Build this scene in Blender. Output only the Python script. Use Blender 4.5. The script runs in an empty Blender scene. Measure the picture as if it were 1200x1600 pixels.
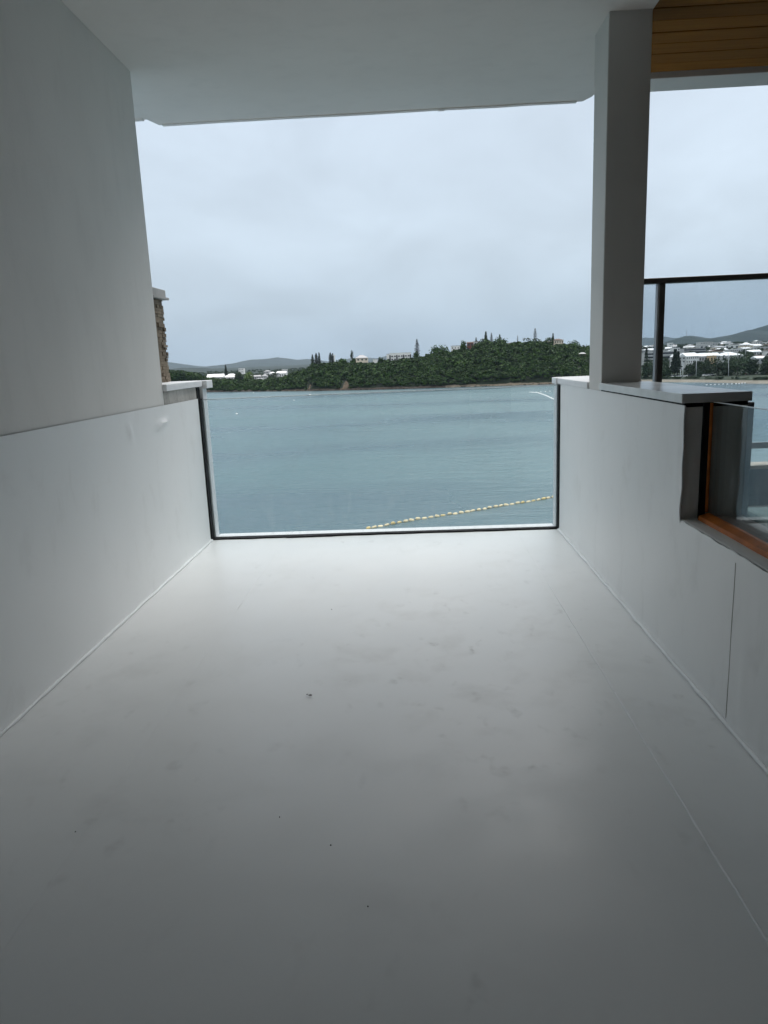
import bpy, math, random
import numpy as np
from mathutils import Matrix, Vector

# ------------------------------------------------------------------ camera, world, sun, exposure
S = bpy.context.scene
COL = S.collection
F_PX, PITCH, YAW, ROLL = 1130.0, 0.20798, 0.04402, -0.04152     # metres; Y runs along the basin, Z up
EYE = np.array([0.0, 0.0, 1.5])
_fw = np.array([-math.sin(YAW) * math.cos(PITCH), math.cos(YAW) * math.cos(PITCH), -math.sin(PITCH)])
_rt = np.array([math.cos(YAW), math.sin(YAW), 0.0])
_up = np.cross(_rt, _fw)
_r2 = _rt * math.cos(ROLL) + _up * math.sin(ROLL)
_u2 = -_rt * math.sin(ROLL) + _up * math.cos(ROLL)

cam_data = bpy.data.cameras.new('camera')
cam_data.sensor_fit = 'VERTICAL'
cam_data.angle_y = 2 * math.atan(800 / F_PX)
cam_data.clip_start = 0.05
cam_data.clip_end = 30000
cam = bpy.data.objects.new('camera', cam_data)
COL.objects.link(cam)
_m = Matrix.Identity(4)
for i in range(3):
    _m[i][0], _m[i][1], _m[i][2], _m[i][3] = _r2[i], _u2[i], -_fw[i], EYE[i]
cam.matrix_world = _m
S.camera = cam

SUN_EL, SUN_AZ = math.radians(52), math.radians(24)     # azimuth from +Y, to the right
world = bpy.data.worlds.new('World')
S.world = world
world.use_nodes = True
wn, wl = world.node_tree.nodes, world.node_tree.links
wn.clear()


def wnode(t, **k):
    n = wn.new(t)
    for a, b in k.items():
        setattr(n, a, b)
    return n


def wmath(op, a, b=None, clamp=False):
    n = wnode('ShaderNodeMath', operation=op, use_clamp=clamp)
    for i, v in enumerate((a, b)):
        if v is None:
            continue
        if isinstance(v, (int, float)):
            n.inputs[i].default_value = v
        else:
            wl.new(v, n.inputs[i])
    return n.outputs[0]


sky = wnode('ShaderNodeTexSky', sky_type='NISHITA')
sky.sun_disc = False
sky.sun_elevation = SUN_EL
sky.sun_rotation = SUN_AZ
sky.dust_density = 3.0
tc = wnode('ShaderNodeTexCoord')
sep = wnode('ShaderNodeSeparateXYZ')
wl.new(tc.outputs['Generated'], sep.inputs[0])
zc = wmath('MAXIMUM', sep.outputs[2], 0.0)
# an overcast deck: darker towards the horizon, brighter overhead
ramp = wnode('ShaderNodeValToRGB')
wl.new(zc, ramp.inputs[0])
cr = ramp.color_ramp
cr.elements[0].position = 0.0
cr.elements[0].color = (0.47, 0.585, 0.69, 1)
cr.elements[1].position = 1.0
cr.elements[1].color = (2.25, 2.23, 2.20, 1)
e = cr.elements.new(0.05); e.color = (0.545, 0.66, 0.765, 1)
e = cr.elements.new(0.14); e.color = (0.655, 0.77, 0.88, 1)
e = cr.elements.new(0.30); e.color = (0.685, 0.795, 0.915, 1)
e = cr.elements.new(0.55); e.color = (1.26, 1.31, 1.36, 1)
e = cr.elements.new(0.80); e.color = (2.0, 2.0, 2.0, 1)
# cloud texture as seen on a flat deck overhead
den = wmath('ADD', zc, 0.42)
cx = wmath('DIVIDE', sep.outputs[0], den)
cy = wmath('DIVIDE', sep.outputs[1], den)
comb = wnode('ShaderNodeCombineXYZ')
wl.new(cx, comb.inputs[0]); wl.new(cy, comb.inputs[1])
nz = wnode('ShaderNodeTexNoise')
nz.inputs['Scale'].default_value = 2.3
nz.inputs['Detail'].default_value = 7
nz.inputs['Roughness'].default_value = 0.52
nz.inputs['Distortion'].default_value = 0.4
wl.new(comb.outputs[0], nz.inputs['Vector'])
cl = wmath('MULTIPLY_ADD', nz.outputs[0], 0.54)
cl.node.inputs[2].default_value = 0.725
cm = wnode('ShaderNodeMix', data_type='RGBA', blend_type='MULTIPLY')
cm.inputs[0].default_value = 1.0
wl.new(ramp.outputs[0], cm.inputs[6]); wl.new(cl, cm.inputs[7])
sc10 = wnode('ShaderNodeMix', data_type='RGBA', blend_type='MULTIPLY')
sc10.inputs[0].default_value = 1.0
sc10.inputs[7].default_value = (10, 10, 10, 1)
wl.new(cm.outputs[2], sc10.inputs[6])
mixs = wnode('ShaderNodeMix', data_type='RGBA')
mixs.inputs[0].default_value = 0.96
wl.new(sky.outputs[0], mixs.inputs[6]); wl.new(sc10.outputs[2], mixs.inputs[7])
bg = wnode('ShaderNodeBackground')
bg.inputs[1].default_value = 0.1
wl.new(mixs.outputs[2], bg.inputs[0])
wo = wnode('ShaderNodeOutputWorld')
wl.new(bg.outputs[0], wo.inputs[0])

sun_data = bpy.data.lights.new('sun', 'SUN')
sun_data.energy = 1.5
sun_data.angle = math.radians(45)
sun_data.color = (1.0, 0.97, 0.93)
sun = bpy.data.objects.new('sun', sun_data)
COL.objects.link(sun)
_sd = Vector((math.sin(SUN_AZ) * math.cos(SUN_EL), math.cos(SUN_AZ) * math.cos(SUN_EL), math.sin(SUN_EL)))
sun.rotation_euler = _sd.to_track_quat('Z', 'Y').to_euler()

vs = S.view_settings
vs.view_transform = 'Standard'
vs.look = 'None'
vs.exposure = 0.0
vs.gamma = 1.0
vs.use_curve_mapping = False
cy_ = S.cycles
cy_.use_denoising = True
cy_.max_bounces = 8
cy_.diffuse_bounces = 5
cy_.glossy_bounces = 4
cy_.transmission_bounces = 6
cy_.transparent_max_bounces = 16
cy_.volume_bounces = 1
cy_.use_adaptive_sampling = True
cy_.adaptive_threshold = 0.03
cy_.use_light_tree = False
cy_.caustics_reflective = False
cy_.caustics_refractive = False
cy_.sample_clamp_indirect = 8.0

# ------------------------------------------------------------------ helpers
rnd = random.Random(11)
rng = np.random.default_rng(5)
SEA = -18.5


def pt(x, y, Y=None, Z=None, X=None):
    """world point that stands at the given distance (or level) along a sight line of the photograph"""
    d = _r2 * (x - 600) / F_PX - _u2 * (y - 800) / F_PX + _fw
    if Y is not None:
        t = Y / d[1]
    elif Z is not None:
        t = (Z - EYE[2]) / d[2]
    else:
        t = X / d[0]
    return EYE + t * d


def px_size(Y):
    return Y / F_PX * 1.02


def tag(o, label=None, cat=None, group=None, kind=None):
    if label: o['label'] = label
    if cat: o['category'] = cat
    if group: o['group'] = group
    if kind: o['kind'] = kind
    return o


def empty(name, loc):
    o = bpy.data.objects.new(name, None)
    o.empty_display_size = 0.2
    o.location = loc
    COL.objects.link(o)
    return o


def root_loc(o):
    while o.parent is not None:
        o = o.parent
    return np.array(o.location)


class MB:
    def __init__(s):
        s.v = []; s.f = []

    def add(s, v, f):
        n = len(s.v)
        s.v += [tuple(p) for p in v]
        s.f += [tuple(i + n for i in q) for q in f]
        return s

    def box(s, x0, x1, y0, y1, z0, z1, rot=0.0, c=None):
        v = [(x, y, z) for z in (z0, z1) for y in (y0, y1) for x in (x0, x1)]
        if rot:
            cx_, cy2 = c if c else ((x0 + x1) / 2, (y0 + y1) / 2)
            co, si = math.cos(rot), math.sin(rot)
            v = [(cx_ + (x - cx_) * co - (y - cy2) * si, cy2 + (x - cx_) * si + (y - cy2) * co, z) for x, y, z in v]
        return s.add(v, [(0, 2, 3, 1), (4, 5, 7, 6), (0, 1, 5, 4), (2, 6, 7, 3), (0, 4, 6, 2), (1, 3, 7, 5)])

    def prism(s, poly, z0, z1):
        n = len(poly)
        v = [(x, y, z0) for x, y in poly] + [(x, y, z1) for x, y in poly]
        f = [tuple(range(n))[::-1], tuple(range(n, 2 * n))]
        f += [(i, (i + 1) % n, n + (i + 1) % n, n + i) for i in range(n)]
        return s.add(v, f)

    def tube(s, pts, rad, n=8, cap=True):
        pts = [Vector(p) for p in pts]
        v = []; f = []
        for i, p in enumerate(pts):
            d = (pts[min(i + 1, len(pts) - 1)] - pts[max(i - 1, 0)]).normalized()
            a = d.cross(Vector((0, 0, 1)) if abs(d.z) < .9 else Vector((1, 0, 0))).normalized()
            b = d.cross(a)
            r = rad[i] if isinstance(rad, (list, tuple)) else rad
            for k in range(n):
                t = 2 * math.pi * k / n
                v.append(p + a * (r * math.cos(t)) + b * (r * math.sin(t)))
        for i in range(len(pts) - 1):
            for k in range(n):
                k2 = (k + 1) % n
                f.append((i * n + k, i * n + k2, (i + 1) * n + k2, (i + 1) * n + k))
        if cap:
            f.append(tuple(range(n))[::-1])
            f.append(tuple(range((len(pts) - 1) * n, len(pts) * n)))
        return s.add(v, f)

    def mesh(s, name, off=(0, 0, 0)):
        me = bpy.data.meshes.new(name)
        me.from_pydata([(p[0] - off[0], p[1] - off[1], p[2] - off[2]) for p in s.v], [], s.f)
        me.update()
        return me

    def build(s, name, mat, parent=None, smooth=False, bevel=0.0, loc=None):
        off = root_loc(parent) if parent is not None else (loc if loc is not None else (0, 0, 0))
        me = s.mesh(name, off)
        me.materials.append(mat)
        if smooth:
            me.polygons.foreach_set('use_smooth', [True] * len(me.polygons))
        o = bpy.data.objects.new(name, me)
        COL.objects.link(o)
        if parent is not None:
            o.parent = parent
        elif loc is not None:
            o.location = loc
        if bevel:
            b = o.modifiers.new('bevel', 'BEVEL')
            b.width = bevel; b.segments = 2; b.limit_method = 'ANGLE'
        return o


def grid_obj(name, P, mat, parent=None, smooth=True, off=(0, 0, 0)):
    """P: (n, m, 3) array of points -> a sheet"""
    n, m = P.shape[:2]
    if parent is not None:
        off = root_loc(parent)
    me = bpy.data.meshes.new(name)
    idx = np.arange(n * m).reshape(n, m)
    q = np.stack([idx[:-1, :-1], idx[1:, :-1], idx[1:, 1:], idx[:-1, 1:]], -1).reshape(-1, 4)
    me.from_pydata((P.reshape(-1, 3) - np.array(off)).tolist(), [], q.tolist())
    me.update()
    if smooth:
        me.polygons.foreach_set('use_smooth', [True] * len(me.polygons))
    me.materials.append(mat)
    o = bpy.data.objects.new(name, me)
    COL.objects.link(o)
    if parent is not None:
        o.parent = parent
    return o


def quads_obj(name, V, mat, parent=None, off=None):
    """V: (n,4,3) loose quads -> one mesh"""
    n = len(V)
    if parent is not None:
        off = root_loc(parent)
    v = V.reshape(-1, 3) - (np.array(off) if off is not None else 0)
    me = bpy.data.meshes.new(name)
    me.vertices.add(n * 4)
    me.vertices.foreach_set('co', v.astype(np.float32).ravel())
    me.loops.add(n * 4)
    me.loops.foreach_set('vertex_index', np.arange(n * 4, dtype=np.int32))
    me.polygons.add(n)
    me.polygons.foreach_set('loop_start', np.arange(0, n * 4, 4, dtype=np.int32))
    me.polygons.foreach_set('loop_total', np.full(n, 4, dtype=np.int32))
    me.update(calc_edges=True)
    me.materials.append(mat)
    o = bpy.data.objects.new(name, me)
    COL.objects.link(o)
    if parent is not None:
        o.parent = parent
    return o


# smooth value noise in numpy for terrain and cloth
_perm = rng.random((256, 256))


def vnoise(x, y):
    x = np.asarray(x, float); y = np.asarray(y, float)
    xi = np.floor(x).astype(int); yi = np.floor(y).astype(int)
    fx = x - xi; fy = y - yi
    fx = fx * fx * (3 - 2 * fx); fy = fy * fy * (3 - 2 * fy)
    g = lambda a, b: _perm[a % 256, b % 256]
    return ((g(xi, yi) * (1 - fx) + g(xi + 1, yi) * fx) * (1 - fy) + (g(xi, yi + 1) * (1 - fx) + g(xi + 1, yi + 1) * fx) * fy) - .5


def fbm(x, y, o=4):
    t = 0; a = 1
    for k in range(o):
        t = t + a * vnoise(x * 2 ** k + 17 * k, y * 2 ** k + 31 * k)
        a *= .5
    return t


# ------------------------------------------------------------------ materials
class Mat:
    def __init__(s, name):
        s.m = bpy.data.materials.new(name)
        s.m.use_nodes = True
        s.n, s.l = s.m.node_tree.nodes, s.m.node_tree.links
        s.b = s.n['Principled BSDF']
        s.out = s.n['Material Output']
        s.tc = None

    def coord(s, scale=(1, 1, 1), rot=(0, 0, 0)):
        if s.tc is None:
            s.tc = s.n.new('ShaderNodeNewGeometry')
        mp = s.n.new('ShaderNodeMapping')
        mp.inputs['Scale'].default_value = scale
        mp.inputs['Rotation'].default_value = rot
        s.l.new(s.tc.outputs['Position'], mp.inputs[0])
        return mp.outputs[0]

    def noise(s, scale, detail=4, rough=.5, vec=None, dist=0.0):
        n = s.n.new('ShaderNodeTexNoise')
        n.inputs['Scale'].default_value = scale
        n.inputs['Detail'].default_value = detail
        n.inputs['Roughness'].default_value = rough
        n.inputs['Distortion'].default_value = dist
        s.l.new(vec if vec is not None else s.coord(), n.inputs['Vector'])
        return n.outputs[0]

    def ramp(s, fac, stops):
        r = s.n.new('ShaderNodeValToRGB')
        s.l.new(fac, r.inputs[0])
        el = r.color_ramp.elements
        while len(el) < len(stops):
            el.new(.5)
        for q, (p, c) in zip(el, stops):
            q.position = p
            q.color = (c, c, c, 1) if isinstance(c, (int, float)) else (*c, 1)
        return r.outputs[0]

    def math(s, op, a, b=0.0, c=None):
        n = s.n.new('ShaderNodeMath'); n.operation = op
        for i, v in enumerate((a, b, c)):
            if v is None: continue
            if isinstance(v, (int, float)): n.inputs[i].default_value = v
            else: s.l.new(v, n.inputs[i])
        return n.outputs[0]

    def mix(s, fac, a, b, mode='MIX'):
        n = s.n.new('ShaderNodeMix'); n.data_type = 'RGBA'; n.blend_type = mode
        for i, v in ((0, fac), (6, a), (7, b)):
            if isinstance(v, (int, float)): n.inputs[i].default_value = v
            elif isinstance(v, tuple): n.inputs[i].default_value = (*v, 1)
            else: s.l.new(v, n.inputs[i])
        return n.outputs[2]

    def base(s, v):
        if isinstance(v, tuple): s.b.inputs['Base Color'].default_value = (*v, 1)
        else: s.l.new(v, s.b.inputs['Base Color'])
        return s

    def set(s, rough=.5, spec=.5, metal=0.0):
        if isinstance(rough, (int, float)): s.b.inputs['Roughness'].default_value = rough
        else: s.l.new(rough, s.b.inputs['Roughness'])
        s.b.inputs['Specular IOR Level'].default_value = spec
        s.b.inputs['Metallic'].default_value = metal
        return s

    def bump(s, h, strength=.3, dist=.01):
        b = s.n.new('ShaderNodeBump')
        b.inputs['Strength'].default_value = strength
        b.inputs['Distance'].default_value = dist
        s.l.new(h, b.inputs['Height'])
        s.l.new(b.outputs[0], s.b.inputs['Normal'])
        return s


def simple(name, col, rough=.6, var=.12, scale=3.0, spec=.4, bump=0.0, metal=0.0, dist=.01):
    m = Mat(name)
    n = m.noise(scale, 5, .55)
    lo = tuple(c * (1 - var) for c in col); hi = tuple(min(1, c * (1 + var)) for c in col)
    m.base(m.ramp(n, [(.3, lo), (.7, hi)])).set(rough, spec, metal)
    if bump:
        m.bump(m.noise(scale * 12, 4, .6), bump, dist)
    return m.m


def mat_membrane(name, floor):
    m = Mat(name)
    v = m.coord()
    big = m.noise(.9, 2, .55, v)
    col = m.ramp(big, [(.3, (.85, .862, .858)), (.7, (.895, .902, .895))])
    if floor:
        # trodden smudges: sparse patches with a soft broken edge
        sm = m.noise(3.8, 5, .60, m.coord((1.0, 1.0, 1)), .2)
        # the trodden path runs down the middle and right of the basin
        vd = m.n.new('ShaderNodeVectorMath'); vd.operation = 'DISTANCE'
        m.l.new(m.coord((1.0, .62, 0)), vd.inputs[0]); vd.inputs[1].default_value = (.30, 2.15, 0)
        zone = m.math('ADD', m.ramp(vd.outputs['Value'], [(.25, .60), (1.0, .41)]), m.math('MULTIPLY', m.math('SUBTRACT', m.noise(1.1, 1, .5, v), .5), .5))
        mask = m.math('MULTIPLY', m.ramp(sm, [(.50, 0.0), (.74, 1.0)]), m.ramp(zone, [(.40, .12), (.60, 1.0)]))
        col = m.mix(m.math('MULTIPLY', mask, .30), col, (.50, .495, .475))
        # boot-sized scuffs, broken by the grain of the sheet
        ft = m.noise(8.5, 2, .5, m.coord((1.25, .75, 1), (0, 0, .6)), .3)
        grain = m.ramp(m.noise(30, 2, .6, v), [(.30, .15), (.68, 1.0)])
        fm = m.math('MULTIPLY', m.math('MULTIPLY', m.ramp(ft, [(.62, 0.0), (.78, 1.0)]), grain), m.ramp(zone, [(.36, 0.0), (.56, 1.0)]))
        col = m.mix(m.math('MULTIPLY', fm, .62), col, (.42, .415, .395))
        rg = m.ramp(sm, [(.3, .30), (.7, .42)])
    else:
        st = m.noise(3.6, 4, .62, m.coord((1.0, 1.7, .75)), .5)
        mask = m.ramp(st, [(.56, 0.0), (.80, 1.0)])
        col = m.mix(m.math('MULTIPLY', mask, .22), col, (.54, .535, .51))
        rg = m.ramp(st, [(.3, .40), (.7, .52)])
    m.base(col)
    m.set(rg, .5)
    m.bump(m.noise(2.6, 2, .45, v), .14 if floor else .25, .03)
    return m.m


def mat_render(name, c0, c1, grain=.25):
    m = Mat(name)
    v = m.coord()
    n1 = m.noise(1.3, 2, .6, v)
    streak = m.noise(5, 3, .65, m.coord((1.2, 1.6, .5)))
    col = m.ramp(n1, [(.3, c0), (.7, c1)])
    col = m.mix(m.math('MULTIPLY', m.ramp(streak, [(.50, 0.0), (.82, 1.0)]), .13), col, tuple(c * .62 for c in c0))
    m.base(col).set(.78, .3)
    h = m.noise(60, 5, .7, v)
    m.bump(h, grain, .006)
    return m.m


def mat_concrete(name, c0, c1):
    m = Mat(name)
    v = m.coord()
    n1 = m.noise(7, 8, .68, v)
    pits = m.ramp(m.noise(45, 4, .6, v), [(.30, 1.0), (.42, 0.0)])
    col = m.ramp(n1, [(.3, c0), (.72, c1)])
    streak = m.ramp(m.noise(9, 4, .6, m.coord((3, 3, .3))), [(.58, 0.0), (.75, 1.0)])
    col = m.mix(m.math('MULTIPLY', streak, .5), col, tuple(c * .5 for c in c0))
    m.base(m.mix(m.math('MULTIPLY', pits, .45), col, tuple(c * .45 for c in c0))).set(.85, .3)
    m.bump(m.math('ADD', n1, m.noise(60, 4, .6, v)), .45, .006)
    return m.m


def mat_glass(name, tint, refl=1.0, dirt=.05, dscale=9.0):
    """flat pane: tinted see-through plus mirror reflection by angle, with dust and run marks on it"""
    m = Mat(name)
    m.n.remove(m.b)
    tr = m.n.new('ShaderNodeBsdfTransparent'); tr.inputs[0].default_value = (*tint, 1)
    gl = m.n.new('ShaderNodeBsdfGlossy'); gl.inputs['Roughness'].default_value = .015
    gl.inputs[0].default_value = (.95, .98, 1, 1)
    fr = m.n.new('ShaderNodeLayerWeight'); fr.inputs[0].default_value = .5
    mx = m.n.new('ShaderNodeMixShader')
    m.l.new(m.math('MULTIPLY', m.math('MULTIPLY_ADD', m.math('POWER', fr.outputs['Facing'], 5.0), .96, .035), refl), mx.inputs[0])
    m.l.new(tr.outputs[0], mx.inputs[1]); m.l.new(gl.outputs[0], mx.inputs[2])
    df = m.n.new('ShaderNodeBsdfDiffuse'); df.inputs[0].default_value = (.72, .74, .74, 1)
    mx2 = m.n.new('ShaderNodeMixShader')
    d1 = m.ramp(m.noise(dscale, 6, .7, m.coord((1, 1, .55)), .6), [(.50, 0.02), (.78, 1.0)])
    d2 = m.ramp(m.noise(55, 3, .6), [(.70, 0.0), (.80, 1.0)])
    m.l.new(m.math('MULTIPLY', m.math('ADD', d1, m.math('MULTIPLY', d2, .6)), dirt), mx2.inputs[0])
    m.l.new(mx.outputs[0], mx2.inputs[1]); m.l.new(df.outputs[0], mx2.inputs[2])
    m.l.new(mx2.outputs[0], m.out.inputs[0])
    return m.m


def mat_wood(name, c0, c1, axis_scale):
    m = Mat(name)
    v = m.coord(axis_scale)
    g = m.noise(9, 6, .65, v, 1.2)
    oi = m.n.new('ShaderNodeObjectInfo')
    col = m.ramp(g, [(.3, c0), (.72, c1)])
    hv = m.n.new('ShaderNodeHueSaturation')
    m.l.new(m.math('MULTIPLY_ADD', oi.outputs['Random'], .45, .78), hv.inputs['Value'])
    m.l.new(col, hv.inputs['Color'])
    m.base(hv.outputs[0]).set(.75, .12)
    m.bump(g, .2, .003)
    return m.m


def mat_leaf(name, c0, c1, c2, big=.06):
    m = Mat(name)
    g = m.n.new('ShaderNodeNewGeometry')
    oi = m.n.new('ShaderNodeObjectInfo')
    patch = m.noise(big, 3, .6)
    col = m.mix(m.ramp(patch, [(.35, 0.0), (.65, 1.0)]), c0, c1)
    col = m.mix(m.math('MULTIPLY', g.outputs['Random Per Island'], .55), col, c2)
    hv = m.n.new('ShaderNodeHueSaturation')
    m.l.new(m.math('MULTIPLY_ADD', oi.outputs['Random'], .5, .75), hv.inputs['Value'])
    m.l.new(col, hv.inputs['Color'])
    m.base(hv.outputs[0]).set(.75, .2)
    return m.m


M = {}
M['liner_floor'] = mat_membrane('white_liner_floor', True)
M['liner_wall'] = mat_membrane('white_liner_wall', False)
M['weld'] = simple('liner_weld', (.93, .94, .94), .38, .03, 20, .45, .15)
M['wall'] = mat_render('painted_render', (.76, .745, .715), (.81, .795, .765))
M['ceiling'] = mat_render('painted_soffit', (.715, .692, .66), (.755, .732, .70), .12)
M['column'] = mat_render('column_paint', (.64, .635, .61), (.71, .705, .68))
M['coping'] = simple('coping_paint', (.80, .81, .82), .5, .05, 6, .45, .12)
M['coping_wet'] = simple('coping_wet_stone', (.80, .81, .80), .20, .10, 5, .6, .03)
M['concrete'] = mat_concrete('bare_concrete', (.40, .385, .36), (.58, .565, .53))
M['concrete_dark'] = mat_concrete('grey_cement', (.44, .43, .41), (.60, .59, .565))
M['gasket'] = simple('black_sealant', (.007, .007, .008), .7, .5, 18, .25, .5)
M['orange'] = simple('orange_primer', (.56, .165, .025), .5, .25, 14, .4, .25)
M['pane'] = mat_glass('pool_glass', (.955, .98, .985), .9, .075)
M['pane_side'] = mat_glass('side_glass', (.90, .94, .95), 1.0, .16, 6.0)
M['pane_tint'] = mat_glass('balustrade_glass', (.86, .89, .91), .8, .03)
M['edge'] = simple('glass_edge', (.80, .87, .88), .25, .08, 15, .5)
M['timber'] = mat_wood('soffit_timber', (.20, .078, .012), (.29, .125, .022), (.12, 2.2, 1))
M['deck'] = mat_wood('grey_decking', (.17, .165, .16), (.27, .265, .255), (.3, 3, 1))
M['metal_dark'] = simple('bronze_metal', (.055, .053, .05), .35, .15, 8, .5, 0, .3)
M['metal_grey'] = simple('grey_metal', (.26, .27, .28), .4, .1, 8, .5)
M['parapet'] = simple('parapet_paint', (.05, .055, .058), .7, .15, 3, .3, .2)
M['beige'] = simple('beige_stone', (.50, .43, .35), .6, .12, 6, .4, .15)
M['teal'] = simple('green_grey_fabric', (.15, .21, .20), .8, .12, 9, .3, .2)
M['dark_room'] = simple('dark_glazing', (.035, .036, .038), .35, .2, 1.5, .5)
M['stone'] = mat_concrete('brown_ledger_stone', (.10, .078, .055), (.30, .245, .18))
M['jamb'] = mat_render('jamb_cement', (.80, .79, .76), (.86, .85, .82), .5)
M['pier_cap'] = simple('pier_cap_stone', (.40, .395, .385), .7, .1, 8, .4, .2)
M['stone_mortar'] = simple('dark_mortar', (.08, .065, .05), .9, .2, 10)

# ------------------------------------------------------------------ the basin: floor, walls, ceiling
XL, XR, YG = -1.80, 1.235, 6.195
YB = -3.2
floor = MB().box(-2.15, 1.52, YB, 6.20, -.30, -.012).build('pool_floor', M['concrete'])
tag(floor, kind='structure')


def sheet_xy(name, x0, x1, y0, y1, z, mat, parent, amp=.002, edge=None):
    nx, ny = max(2, int((x1 - x0) / .06)), int((y1 - y0) / .06)
    X, Y = np.meshgrid(np.linspace(x0, x1, nx), np.linspace(y0, y1, ny), indexing='ij')
    Z = z + amp * fbm(X * 1.4 + 5, Y * 1.4, 3)
    P = np.stack([X, Y, Z], -1)
    o = grid_obj(name, P, mat, parent)
    s = o.modifiers.new('thickness', 'SOLIDIFY'); s.thickness = .0025; s.offset = -1
    o.modifiers.new('sharp_rim', 'EDGE_SPLIT').split_angle = .7
    return o


# three lengths of liner welded side by side, the outer two lapped a few millimetres over the middle one
sheet_xy('liner_sheet', -1.16, .90, YB, 6.135, 0.0, M['liner_floor'], floor)
sheet_xy('liner_sheet', XL, -1.135, YB, 6.135, 0.0012, M['liner_floor'], floor)
sheet_xy('liner_sheet', .865, XR, YB, 6.135, 0.0016, M['liner_floor'], floor)


def bead(name, pts, r, mat, parent, jit=.0015):
    pts = [(p[0] + rnd.uniform(-jit, jit), p[1], p[2] + rnd.uniform(-jit, jit)) for p in pts]
    return MB().tube(pts, [r * rnd.uniform(.75, 1.3) for _ in pts], 6).build(name, mat, parent, True)


bead('weld_bead', [(.866, y, .0022) for y in np.arange(1.4, 4.7, .10)], .0045, M['weld'], floor)
bead('weld_bead', [(-1.136, y, .0005) for y in np.arange(4.3, 5.4, .10)], .0016, M['weld'], floor)
bead('weld_bead', [(XL + .012, y, .010) for y in np.arange(-1, 6.13, .10)], .0095, M['weld'], floor, .002)
bead('weld_bead', [(XR - .012, y, .010) for y in np.arange(-1, 6.13, .10)], .0095, M['weld'], floor, .002)


def sheet_yz(name, x, y0, y1, ztop, side, mat, parent, dents=(), edge_fn=None, amp=.003, zlo=0.0):
    ny, nz_ = int((y1 - y0) / .03), max(14, int(44 * (ztop - zlo)))
    Y, T = np.meshgrid(np.linspace(y0, y1, ny), np.linspace(0, 1, nz_), indexing='ij')
    zt = ztop + 0 * Y
    if edge_fn is not None:
        zt = zt + edge_fn(Y)
    Z = zlo + T * (zt - zlo)
    D = amp * fbm(Y * 1.3 + 40, Z * 1.6 + 9, 3)
    for (cy0, cz0, ry, rz, a, tilt) in dents:
        u = (Y - cy0) * math.cos(tilt) + (Z - cz0) * math.sin(tilt)
        w = -(Y - cy0) * math.sin(tilt) + (Z - cz0) * math.cos(tilt)
        D = D + a * np.exp(-(u / ry) ** 2 - (w / rz) ** 2)
    D = np.maximum(D, -.002)
    D = D + .012 * np.exp(-(Z / .014) ** 2)
    P = np.stack([x + side * D, Y, Z + .002], -1)
    o = grid_obj(name, P, mat, parent)
    s = o.modifiers.new('thickness', 'SOLIDIFY'); s.thickness = .0025; s.offset = -1 if side < 0 else 1
    o.modifiers.new('sharp_rim', 'EDGE_SPLIT').split_angle = .7
    return o


# left: tall rendered wall standing on the lined basin wall
lw = empty('pool_wall', (-1.98, 2.0, -.3))
tag(lw, 'low white lined basin wall on the left, below the tall grey wall', 'wall')
MB().box(-2.6, -1.806, YB, 6.20, -.30, 1.229).build('wall_core', M['concrete_dark'], lw)
sheet_yz('liner_sheet', XL, YB + .02, 6.10, 1.236, 1, M['liner_wall'], lw,
         dents=[(5.15, 1.11, .12, .022, .030, .10), (5.12, 1.06, .10, .03, -.010, .10), (4.55, 1.11, .025, .05, .014, .5),
                (4.62, 1.09, .02, .06, -.004, .5), (5.72, 1.12, .05, .10, .006, -.3), (4.0, 1.14, .05, .03, .004, 0),
                (3.4, 1.12, .2, .03, .004, .1)])
MB().box(-2.59, -1.808, 5.286, 6.135, 1.231, 1.333).build('concrete_band', M['concrete'], lw, bevel=.006)
MB().box(-2.60, -1.775, 5.275, 6.185, 1.336, 1.386).build('coping_slab', M['coping'], lw, bevel=.006)
MB().box(-2.60, -1.738, 6.195, 6.38, 1.318, 1.384).build('coping_slab', M['coping'], lw, bevel=.005)
MB().box(-2.6, -1.782, 6.213, 6.33, -.30, 1.315).build('outer_jamb', M['coping'], lw, bevel=.004)
MB().box(-1.812, -1.802, 6.10, 6.185, 1.229, 1.334).build('dark_joint', M['gasket'], lw)

tw = MB().box(-2.12, -1.806, YB, 5.28, 1.2315, 3.452).build('wall', M['wall'], loc=(-1.96, 1.0, 1.23), bevel=.008)
tag(tw, 'tall smooth grey rendered wall rising on the left to the ceiling', 'wall')

# right: lined wall with column, coping, window recess
rw = empty('pool_wall', (1.38, 2.0, -.3))
tag(rw, 'low white lined basin wall on the right, under the column and coping', 'wall')
MB().box(1.241, 1.52, YB, 3.357, -.30, .706).build('wall_core', M['concrete_dark'], rw)
MB().box(1.241, 1.52, 3.3575, 6.20, -.30, 1.231).build('wall_core', M['jamb'], rw, bevel=.004)
rag = lambda Y: np.where(Y < 3.34, .003 + .006 * vnoise(Y * 12, Y * 0 + 8) + .004 * vnoise(Y * 40, Y * 0 + 2), 0)
DR = [(3.40, .95, .03, .3, .005, 0), (4.4, 1.12, .10, .03, .004, .2), (4.9, 1.05, .25, .05, .003, .1)]
sheet_yz('liner_sheet', XR, 3.345, 6.11, 1.238, -1, M['liner_wall'], rw, dents=DR, zlo=.705)
sheet_yz('liner_sheet', XR, 2.72, 6.11, .705, -1, M['liner_wall'], rw, dents=DR, edge_fn=rag)
rsh = sheet_yz('liner_sheet', XR - .0022, YB + .02, 2.738, .705, -1, M['liner_wall'], rw, edge_fn=rag,
         dents=[(2.60, .55, .012, .10, -.006, 0), (2.62, .2, .02, .2, .004, .05), (2.3, .5, .02, .12, .004, 0)])
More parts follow.
